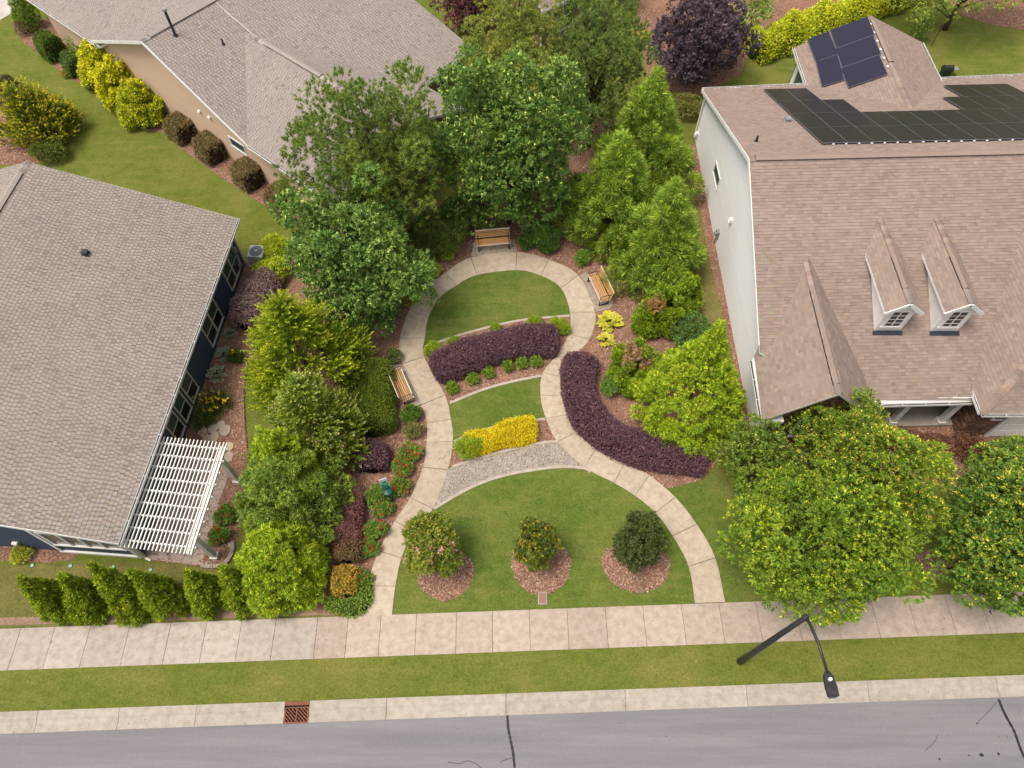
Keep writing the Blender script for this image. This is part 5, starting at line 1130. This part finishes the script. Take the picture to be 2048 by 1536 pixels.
shrub('shrub', 1383, 668, 1.0, 1.2, 1.7, 'dark loose shrub between the scorched thuja and the white wall', [(.045, .080, .022), (.060, .10, .028)], 2600, 5, .10, .55, 105, lumps=16)
shrub('shrub', 1300, 560, .7, .45, .9, 'grey green sprawling shrub under the soft conifers', [(.07, .12, .04), (.09, .14, .055)], 900, 5, .10, .4, 106)
shrub('shrub', 1222, 772, .45, .55, .9, 'loose olive shrub squeezed between scorched thuja and burgundy hedge', [(.06, .11, .02), (.09, .14, .03)], 800, 5, .09, .5, 107)

# crape myrtles on the lower lawn
c = at(864, 1092, 1.75); broadleaf_tree('crape_myrtle', None, 3, c, (.98, .98, 1.15), 'crape myrtle with pink blossoms beside the path', pal=[(.085, .112, .015), (.108, .13, .019), (.064, .09, .014)], n_blob=46, rr=(.25, .42), n_shoot=5000, k=6, L=.095, tip=[(.19, .165, .03), (.20, .135, .035)], tipw=.3, seed=111, trunk_r=.03, bark='bark_pale', base=gr(G(884, 1136)), multi=7, group='young trees in mulch rings', flowers=(None, [(.38, .17, .19), (.42, .24, .245)], 26, .075, 13))
c = at(1073, 1087, 1.5); broadleaf_tree('crape_myrtle', None, 2.6, c, (.72, .74, .95), 'small tree with amber new leaves in the middle mulch ring', pal=[(.050, .072, .010), (.068, .088, .012), (.036, .055, .009)], n_blob=34, rr=(.2, .34), n_shoot=3400, k=6, L=.095, tip=[(.17, .12, .016), (.15, .115, .016)], tipw=.32, seed=112, trunk_r=.03, bark='bark_pale', base=gr(G(1078, 1122)), multi=6, group='young trees in mulch rings')
c = at(1280, 1084, 1.5); broadleaf_tree('crape_myrtle', None, 2.6, c, (.84, .84, .88), 'small dark green tree in the mulch ring nearest the street lamp', pal=[(.034, .046, .014), (.044, .057, .017), (.026, .036, .011)], n_blob=36, rr=(.22, .36), n_shoot=3800, k=6, L=.095, tip=[(.06, .062, .018)], tipw=.2, seed=113, trunk_r=.03, bark='bark_pale', base=gr(G(1274, 1122)), multi=6, group='young trees in mulch rings')

# street trees in front of the solar house
SG = 'leafy street trees in front of the solar house'
c = at(1650, 1085, 3.3); broadleaf_tree('street_tree', None, 6, c, (2.7, 2.85, 2.7), 'large round street tree dotted with yellow tips, overhanging the pavement by the lamp', pal=STREET, n_blob=150, rr=(.45, .72), n_shoot=17000, k=6, L=.11, tip=STREET_T, tipw=.6, seed=121, base=gr(c), group=SG, spread=.8)
c = at(1758, 960, 3.9); broadleaf_tree('street_tree', None, 6.2, c, (1.8, 1.85, 2.3), 'feathery street tree with orange tinged shoots behind the large round one', pal=STREET, n_blob=100, rr=(.4, .68), n_shoot=13000, k=6, L=.11, tip=[(.22, .245, .02), (.27, .25, .025), (.29, .17, .035)], tipw=.65, seed=122, base=gr(c), group=SG, aspect=.45)
c = at(1520, 930, 2.0); broadleaf_tree('street_tree', None, 3.6, c, (1.45, 1.5, 1.6), 'smaller dull green tree at the corner of the white house', pal=[(.056, .090, .013), (.074, .110, .016)], n_blob=56, rr=(.38, .6), n_shoot=5500, k=6, L=.105, tip=[(.17, .19, .04)], tipw=.25, seed=123, base=gr(c), group=SG)
c = at(1685, 868, 2.9); broadleaf_tree('street_tree', None, 4.8, c, (1.8, 1.35, 1.8), 'slender street tree reaching up to the front gable', pal=STREET, n_blob=70, rr=(.36, .56), n_shoot=8000, k=6, L=.10, tip=[(.22, .22, .025), (.27, .19, .035)], tipw=.55, seed=124, base=gr(c), group=SG, aspect=.45)
c = at(2012, 1085, 3.7); broadleaf_tree('street_tree', None, 6, c, (1.85, 2.1, 2.6), 'dark street tree hanging over the pavement at the photo edge', pal=[(.055, .100, .017), (.075, .125, .022), (.042, .08, .014)], n_blob=100, rr=(.42, .7), n_shoot=14000, k=6, L=.11, tip=[(.20, .22, .022), (.25, .20, .03)], tipw=.5, seed=125, base=gr(c), group=SG)
c = at(2025, 960, 3.4); broadleaf_tree('street_tree', None, 5, c, (1.6, 1.5, 1.9), 'street tree in front of the garage corner', pal=[(.065, .11, .02), (.085, .135, .026)], n_blob=70, rr=(.38, .6), n_shoot=8000, k=6, L=.11, tip=[(.21, .22, .022), (.25, .18, .035)], tipw=.5, seed=126, base=gr(c), group=SG)

# ================================================================== HEDGES AND SHRUBS
hedge('burgundy_hedge', PX([(866, 751), (926, 727), (1000, 702), (1060, 692), (1116, 692)]), 1.6, .95, 'clipped burgundy hedge arching across the bed inside the loop', BURG, 1900, .062, .5, 131, noise_amp=.045, core='twig_red', tip=BURG_T, tipw=.18, group='clipped burgundy hedges')
hedge('burgundy_hedge', PX([(1163, 722), (1154, 775), (1176, 843), (1232, 888), (1315, 914), (1408, 926)]), 1.55, .9, 'long clipped burgundy hedge curving along the outside of the path', BURG, 1900, .062, .5, 132, noise_amp=.045, core='twig_red', tip=BURG_T, tipw=.18, group='clipped burgundy hedges')
hedge('green_hedge', PX([(741, 738), (748, 800), (748, 876)]), 2.0, 1.15, 'large clipped green hedge behind the bench by the path', [(.052, .080, .009), (.066, .095, .010), (.040, .062, .008)], 1500, .075, .5, 133, core='twig_green', tip=[(.095, .115, .012)], tipw=.25, noise_amp=.04)
hedge('burgundy_hedge', PX([(752, 897), (747, 948)]), 1.35, .9, 'small square burgundy hedge below the clipped green hedge', BURG, 1500, .07, .5, 134, core='twig_red', tip=BURG_T, tipw=.15, group='clipped burgundy hedges', end_r=.3)
RED_ = [(.115, .048, .058), (.145, .066, .076), (.088, .038, .047)]
def zone_(s, Q, cols, rng):
    g_ = np.clip((s-.62)/.25+rng.normal(0, .15, len(s)), 0, 1)[:, None]*.6; return cols*(1-g_)+np.array([(.10, .085, .03)])*g_
hedge('burgundy_hedge', PX([(710, 998), (704, 1050), (700, 1130)]), 1.02, .9, 'narrow reddish burgundy hedge fading to green beside the lime arborvitae', RED_, 1500, .07, .5, 135, core='twig_red', group='clipped burgundy hedges', zone=zone_, end_r=.25)
hedge('golden_hedge', PX([(696, 1141), (694, 1196)]), .92, .85, 'small square golden brown hedge at the pavement end of the red hedge', [(.22, .145, .026), (.26, .17, .03), (.165, .125, .026)], 1500, .07, .5, 136, core='twig', end_r=.25)
hedge('low_hedge', PX([(655, 1205), (690, 1218), (722, 1212), (732, 1180), (737, 1150)]), .55, .35, 'low loose green border wrapping the golden hedge', [(.085, .135, .022), (.11, .16, .03)], 900, .085, .45, 137, core='twig_green', noise_amp=.12)
hedge('burgundy_mound', PX([(540, 560), (520, 610), (497, 665)]), 1.9, 1.15, 'broad dusty plum coloured shrub mound along the blue house wall', [(.130, .085, .108), (.155, .105, .130), (.102, .066, .088)], 1300, .085, .45, 138, core='twig_red', tip=[(.16, .11, .125)], tipw=.3, noise_amp=.1, rnd=2.3)
YEL = [(.34, .265, .006), (.37, .295, .007), (.30, .23, .006)]
hedge('yellow_hedge', PX([(930, 897), (985, 882), (1035, 867), (1074, 862)]), 1.22, .62, 'bright yellow clipped hedge across the lower bed', YEL, 1800, .07, .35, 139, core='twig_yellow', tip=[(.38, .33, .014)], tipw=.3, rnd=2.6, noise_amp=.09)
shrub('shrub', 938, 896, .60, .54, .78, 'rounded green shrub swallowing the end of the yellow hedge', [(.10, .15, .012), (.125, .175, .014)], 2400, 4, .06, .4, 140, tip=[(.16, .21, .02)], lumps=10)
for k, (px, py, lb) in enumerate(((904, 775, 'first'), (944, 757, 'second'), (976, 744, 'third'), (1016, 731, 'fourth'), (1044, 726, 'fifth'), (1072, 722, 'sixth'))):
    shrub('ball_shrub', px, py, .29, .29, .48, '%s small round green ball shrub from the bench side under the burgundy hedge' % lb, [(.070, .118, .012), (.09, .142, .015), (.05, .09, .010)], 520, 4, .065, .6, 150+k, group='six ball shrubs below the burgundy hedge', tip=[(.13, .185, .02)], lumps=8)
for k, (px, py, r, lb) in enumerate(((868, 701, .42, 'big lime mound at the path end of the burgundy hedge'), (907, 684, .26, 'lime tuft second along the back of the burgundy hedge'), (991, 657, .24, 'thin lime tuft behind the middle of the burgundy hedge'), (1071, 646, .36, 'lime mound behind the far end of the burgundy hedge'), (1118, 654, .46, 'largest lime mound touching the bench side path'))):
    shrub('grass_mound', px, py, r*1.25, r*1.0, .46, lb, [(.105, .155, .010), (.13, .18, .012)], int(3400*r), 5, .075, .3, 160+k, group='lime mounds around the burgundy hedge', tip=[(.17, .215, .016)], lumps=7)
# lower left planting: roses etc
RG = [(.075, .13, .025), (.095, .155, .03), (.06, .10, .02)]
for k, (px, py, rx, h, lb, fc, nf) in enumerate(((818, 905, .62, .7, 'orange red rose bush nearest the square burgundy hedge', [(.32, .035, .025), (.35, .06, .035)], 34), (803, 935, .55, .7, 'orange red rose bush below the tallest flowering one', [(.32, .035, .02), (.35, .06, .025)], 30), (798, 972, .52, .6, 'orange red rose bush right of the green bin', [(.32, .03, .02), (.35, .06, .025)], 24),
                                             (756, 992, .66, .7, 'rose bush with few red blooms left of the green bin', [(.32, .025, .02)], 6), (765, 1018, .5, .5, 'small rose bush with scattered orange blooms below the bin', [(.34, .055, .02)], 9), (750, 1060, .55, .6, 'rose bush with crimson blooms at the bend of the path', [(.35, .016, .03), (.3, .03, .02)], 14), (735, 1098, .5, .55, 'rose bush with red blooms beside the red hedge', [(.33, .025, .02)], 12), (720, 1150, .34, .4, 'tiny rose bush with pink blooms beside the golden hedge', [(.35, .04, .08)], 6),
                                             (437, 1072, .5, .55, 'red rose bush in the patio bed', [(.3, .02, .015)], 12), (450, 1030, .55, .5, 'sparse rose bush in the bed behind the pergola', [(.3, .04, .02)], 6))):
    shrub('rose_bush', px, py, rx, rx*.85, h, lb, RG, int(1700*rx), 4, .075, .6, 170+k, group='red rose bushes', flowers=(fc, nf, .045), lumps=9, lump_r=.4)
shrub('shrub', 820, 828, .42, .40, .8, 'dark green shrub beside the bench by the clipped hedge', [(.045, .080, .015), (.06, .10, .018)], 900, 5, .09, .5, 181)
shrub('shrub', 826, 860, .42, .40, .6, 'dull reddish green shrub between dark shrub and roses', [(.09, .10, .035), (.12, .10, .045)], 800, 5, .07, .5, 182)
shrub('shrub', 787, 712, .36, .4, .6, 'dark olive shrub in shade beside the path bend', [(.05, .07, .02), (.07, .085, .025)], 500, 5, .08, .5, 183)
shrub('shrub', 860, 540, .62, .5, .6, 'yellow green shrub at the path edge under the maple', [(.16, .20, .02), (.21, .25, .025)], 1400, 5, .075, .5, 184, lumps=10)
shrub('shrub', 822, 590, .5, .6, .6, 'olive yellow shrub under the arching maple', [(.13, .15, .02), (.17, .19, .025)], 1000, 5, .075, .5, 185, lumps=10)
shrub('shrub', 893, 508, .42, .36, .55, 'bright green shrub left of the head bench', [(.14, .20, .025), (.17, .23, .03)], 900, 5, .075, .5, 186)
shrub('shrub', 1094, 488, .62, .5, .8, 'very dark green shrub right of the head bench', [(.030, .058, .014), (.042, .075, .018)], 1300, 5, .085, .55, 187)
shrub('shrub', 1052, 484, .45, .4, .7, 'small dark shrub beside the head bench pad', [(.034, .062, .014), (.046, .08, .018)], 800, 5, .085, .55, 188)
shrub('shrub', 1163, 516, .42, .42, .65, 'mid green shrub between the path and the soft conifers', [(.07, .13, .02), (.09, .155, .024)], 900, 5, .075, .55, 189)
shrub('shrub', 1080, 468, 1.2, .6, 1.3, 'shaded green shrub mass under the maple behind the bench', [(.05, .095, .02), (.07, .12, .026)], 2200, 5, .11, .55, 190, lumps=14)
shrub('shrub', 872, 478, 1.5, 1.1, 1.9, 'shaded pine green undergrowth left of the head bench', [(.050, .078, .018), (.066, .098, .022)], 3200, 5, .12, .35, 195, lumps=18)
shrub('shrub', 925, 425, 1.3, 1.0, 2.2, 'shaded leafy undergrowth between the pine and the tall maple', [(.048, .082, .018), (.064, .10, .022)], 2800, 5, .12, .5, 196, lumps=18)
shrub('shrub', 1150, 400, 1.0, 1.2, 1.8, 'shaded green undergrowth between the tall maple and soft conifers', [(.050, .088, .018), (.066, .108, .022)], 2400, 5, .12, .5, 197, lumps=16)
shrub('shrub', 1376, 212, .8, .95, 1.2, 'brown speckled shrub at the back corner of the white wall', [(.09, .11, .03), (.20, .14, .06), (.06, .08, .02)], 1800, 5, .09, .55, 191, lumps=12)
# beds by the blue house
shrub('shrub', 553, 494, .78, .75, 1.05, 'round lime green shrub behind the air conditioner', [(.16, .21, .014), (.20, .24, .017)], 1700, 5, .085, .55, 192, tip=[(.25, .28, .02)], lumps=11)
shrub('shrub', 546, 542, 1.0, .78, 1.0, 'wide lime green shrub in front of the air conditioner', [(.155, .205, .014), (.195, .235, .017)], 1900, 5, .085, .55, 193, tip=[(.25, .28, .02)], lumps=12)
shrub('shrub', 42, 1108, .40, .36, .5, 'small yellow green shrub in front of the blue gable wall', [(.24, .23, .03), (.19, .21, .03)], 800, 4, .07, .4, 194)
def hosta(px, py, r, label, pal, edge, n=34, seed=1, group=None):
    rng = np.random.default_rng(seed); c = G(px, py, .15); root = empty('hosta', (c.x, c.y, 0), label, 'hosta', group); a = rng.uniform(0, 6.28, n)+np.arange(n)*2.4; t = (np.arange(n)+.5)/n
    el_ = 1.15-1.05*t+rng.normal(0, .08, n); D = np.stack([np.cos(a)*np.cos(el_), np.sin(a)*np.cos(el_), np.sin(el_)], 1); P = np.tile(np.array([c.x, c.y, .04]), (n, 1))+D*np.array([1, 1, .8])*(r*(.25+.3*t))[:, None]
    D2 = unit(D*np.array([1, 1, .35])); Lq = r*rng.uniform(.5, .68, n); U = np.tile(np.array([0, 0, 1.]), (n, 1)); A = leaf_quads(P, D2, U, Lq, Lq*.72, .12); B = leaf_quads(P+D2*(Lq*.10)[:, None]+np.array([0, 0, .008]), D2, U, Lq*.78, Lq*.46, .12)
    npmesh('leaves', np.concatenate([A, B]), 4, np.concatenate([pick_cols(edge, n, None, .08, rng), pick_cols(pal, n, None, .1, rng)]), 'leaf', root)
    m = MB(); [m.tube([(c.x, c.y, 0), tuple(P[i])], .008, 4, cap=False) for i in range(0, n, 2)]; m.build('stalks', 'twig_green', root); return root
hosta(1220, 642, .64, 'larger clump of yellow hosta beside the path', [(.42, .40, .04)], [(.60, .54, .06)], 60, 201, 'yellow hostas'); hosta(1212, 678, .46, 'smaller clump of yellow hosta beside the path', [(.44, .40, .05)], [(.58, .52, .07)], 46, 202, 'yellow hostas')
hosta(432, 747, .5, 'lowest of three variegated hostas along the blue wall', [(.11, .16, .08)], [(.48, .50, .34)], 40, 203, 'variegated hostas'); hosta(446, 706, .44, 'middle variegated hosta along the blue wall', [(.14, .19, .11)], [(.38, .43, .30)], 36, 204, 'variegated hostas'); hosta(456, 664, .33, 'variegated hosta half under the plum coloured mound', [(.14, .19, .11)], [(.38, .43, .28)], 30, 205, 'variegated hostas')
def daylily(px, py, r, label, nf, seed):
    rng = np.random.default_rng(seed); c = G(px, py, .2); root = empty('daylily', (c.x, c.y, 0), label, 'flowering plant'); n = 420
    o = rng.normal(0, r*.38, (n, 2)); a = rng.uniform(0, 6.28, n); D = unit(np.stack([np.cos(a), np.sin(a), rng.uniform(.3, 1.2, n)], 1)); P = np.concatenate([c.x+o[:, :1], c.y+o[:, 1:], np.full((n, 1), .03)], 1); Lq = rng.uniform(.35, .62, n)
    npmesh('leaves', leaf_quads(P, D, rdir(n, rng), Lq, Lq*0+.04), 4, pick_cols([(.10, .16, .02), (.13, .19, .025), (.07, .12, .018)], n, None, .15, rng), 'leaf', root)
    if nf:
        f = np.concatenate([c.x+rng.normal(0, r*.42, (nf, 1)), c.y+rng.normal(0, r*.42, (nf, 1)), rng.uniform(.45, .65, (nf, 1))], 1); Q, C = rosettes(f, np.tile([0, 0, 1.], (nf, 1)), 7, .10, .5, pick_cols([(.42, .26, .01), (.42, .30, .015)], nf, None, .05, rng), up=.6, spread=1.2, rng=rng); npmesh('blossoms', Q, 4, C, 'petal', root)
        m = MB(); [m.tube([(q[0], q[1], 0), tuple(q)], .006, 4, cap=False) for q in f]; m.build('stalks', 'twig_green', root)
daylily(432, 808, .8, 'clump of daylilies with yellow blooms by the blue wall', 26, 211); daylily(404, 836, .5, 'leafy green clump below the yellow daylilies', 0, 212); daylily(471, 713, .2, 'tiny plant with two yellow blooms near the hostas', 3, 213)
# along the tan house
BRS = [(.12, .088, .048), (.15, .112, .062), (.095, .072, .040), (.092, .085, .034)]
for k, (px, py, lb) in enumerate(((372, 272, 'first square brown hedge block, beside the golden shrubs'), (430, 312, 'second square brown hedge block along the tan wall'), (505, 363, 'third square brown hedge block along the tan wall'), (572, 412, 'last square brown hedge block, touching the maple'))):
    c = G(px-2, py+2); hedge('brown_hedge', [c+d1*.72, c-d1*.72], 1.42, 1.25, lb, BRS, 1200, .08, .5, 221+k, core='twig', group='square brown hedge blocks', rnd=4.5, end_r=.22, noise_amp=.03)
GRN = [(.060, .092, .013), (.078, .115, .016), (.044, .072, .011)]
c = G(112, 112); hedge('green_hedge', [c+d1*.75, c-d1*.75], 1.5, 1.5, 'rounded green clipped hedge by the tan house end', GRN, 1100, .08, .5, 231, core='twig_green', rnd=3, end_r=.4)
c = G(155, 144); hedge('green_hedge', [c+d1*.6, c-d1*.6], 1.25, 1.2, 'small dark clipped shrub beside the golden shrubs', [(.05, .085, .022), (.07, .11, .028)], 1100, .08, .5, 232, core='twig_green', rnd=3, end_r=.35)
for k, (px, py, h, lb) in enumerate(((66, 55, 3.0, 'tall dark green evergreen against the tan house end'), (172, 140, 2.2, 'slim dark evergreen between clipped shrub and golden shrubs'))):
    b = G(px, py); conifer('evergreen', b, h, .75 if k == 0 else .35, lb, [(.055, .095, .014), (.08, .125, .018)], [(.12, .17, .02)], 50, (.25, .38), 2600 if k == 0 else 900, 5, .11, .4, 233+k, .4, trunk_r=.06)
shrub('shrub', 45, 55, .55, .55, .8, 'small brownish shrub at the end of the tan wall bed', [(.10, .075, .045), (.13, .09, .06)], 700, 4, .08, .5, 235)
GOLD = [(.20, .21, .014), (.27, .255, .016), (.14, .165, .013)]
for k, (px, py, h, r, lb) in enumerate(((220, 167, 2.9, 1.3, 'golden shrub nearest the clipped green shrub'), (257, 202, 2.9, 1.35, 'golden shrub in the middle of the golden group'), (294, 236, 2.5, 1.25, 'greener golden shrub beside the square brown blocks'))):
    b = G(px, py); conifer('golden_shrub', b, h, r, lb, GOLD if k < 2 else [(.15, .18, .016), (.20, .22, .02)], [(.38, .34, .015), (.34, .31, .015)], 70, (.3, .44), 7000, 6, .12, .5, 241+k, .38, cat='shrub', group='golden shrubs along the tan wall', tipw=.7 if k < 2 else .35, lump=.14, spread=.8, trunk_r=.05)
for k, (px, py, lb) in enumerate(((133, 148, 'low orange flowering plant below the small clipped shrub'), (182, 170, 'low orange flowering plant below the golden shrubs'))): shrub('flowering_plant', px, py, .42, .32, .35, lb, [(.14, .15, .03), (.10, .13, .025)], 500, 4, .07, .4, 251+k, flowers=([(.31, .155, .01)], 22, .05), group='orange flowering plants by the tan wall')
b = from_apex(22, 168, 3.6); plume_tree('golden_cypress', b, 3.6, 1.9, 'large golden topped cypress at the photo edge beside the blue house', [(.075, .10, .014), (.10, .12, .016), (.06, .08, .012)], [(.36, .30, .012), (.24, .22, .014)], 2000, 255, (.4, .75), .5, 28, side=.16, lumps=60, wd=.045)
shrub('shrub', 12, 172, .7, .6, 1.4, 'dark brown shrub behind the golden cypress', [(.05, .05, .022), (.08, .065, .035)], 1000, 5, .10, .5, 256)
shrub('shrub', 95, 300, 1.0, .8, 1.2, 'dark olive shrub below the golden cypress by the roof peak', [(.06, .08, .016), (.085, .105, .02)], 1800, 5, .10, .4, 257, lumps=14)
# beyond the solar house
hedge('lime_hedge', PX([(1500, 118), (1560, 95), (1650, 62), (1740, 24), (1830, -10)]), 2.0, 1.75, 'long loose lime yellow hedge behind the solar house', [(.19, .22, .014), (.24, .265, .016), (.145, .185, .013)], 700, .13, .5, 261, core='twig_green', tip=[(.31, .32, .02)], tipw=.5, noise_amp=.14, rnd=2.2)
shrub('shrub', 1288, 72, .4, .4, .7, 'small yellow shrub at the plum tree edge', [(.27, .23, .03)], 500, 4, .08, .5, 262)
for k, (px, py, rx, lb) in enumerate(((1810, 882, .9, 'dark red low shrub under the porch edge'), (1870, 895, .95, 'dark red low shrub in the middle below the porch'), (1935, 890, .9, 'dark red low shrub before the brick wall'), (1965, 910, .7, 'dark red low shrub at the garage corner'))): shrub('red_shrub', px, py, rx, .65, .7, lb, [(.085, .035, .030), (.11, .05, .042), (.055, .03, .022)], 1500, 4, .09, .5, 271+k, group='dark red shrubs below the porch', core='twig_red')
shrub('shrub', 1880, 930, .55, .5, .8, 'yellow green spiky shrub between the street trees', [(.14, .19, .02), (.18, .22, .03)], 800, 5, .12, .25, 276)

# fallen leaves and bits on the paving
q = np.concatenate([np.stack([RNG.uniform(-22, 22, 420), RNG.uniform(2.2, 7.2, 420)+0], 1), np.stack([RNG.uniform(6, 22, 260), RNG.uniform(3, 8, 260)], 1), np.stack([RNG.uniform(-7, 9, 260), RNG.uniform(8, 26, 260)], 1)]); n = len(q); a = RNG.uniform(0, 6.28, n)
zz = np.where(q[:, 1] < YK1(q[:, 0]), -.06, .046)
tag(npmesh('fallen_leaves', leaf_tris(np.concatenate([q, zz[:, None]], 1), np.stack([np.cos(a), np.sin(a), a*0+.1], 1), np.array([0, 0, 1.])+RNG.normal(0, .3, (n, 3)), RNG.uniform(.03, .07, n), RNG.uniform(.02, .045, n)), 3, pick_cols([(.30, .20, .08), (.20, .12, .06), (.14, .16, .04), (.40, .30, .14)], n), 'chip'), 'scattered fallen leaves on the paving and lawns', 'litter', None, 'stuff')
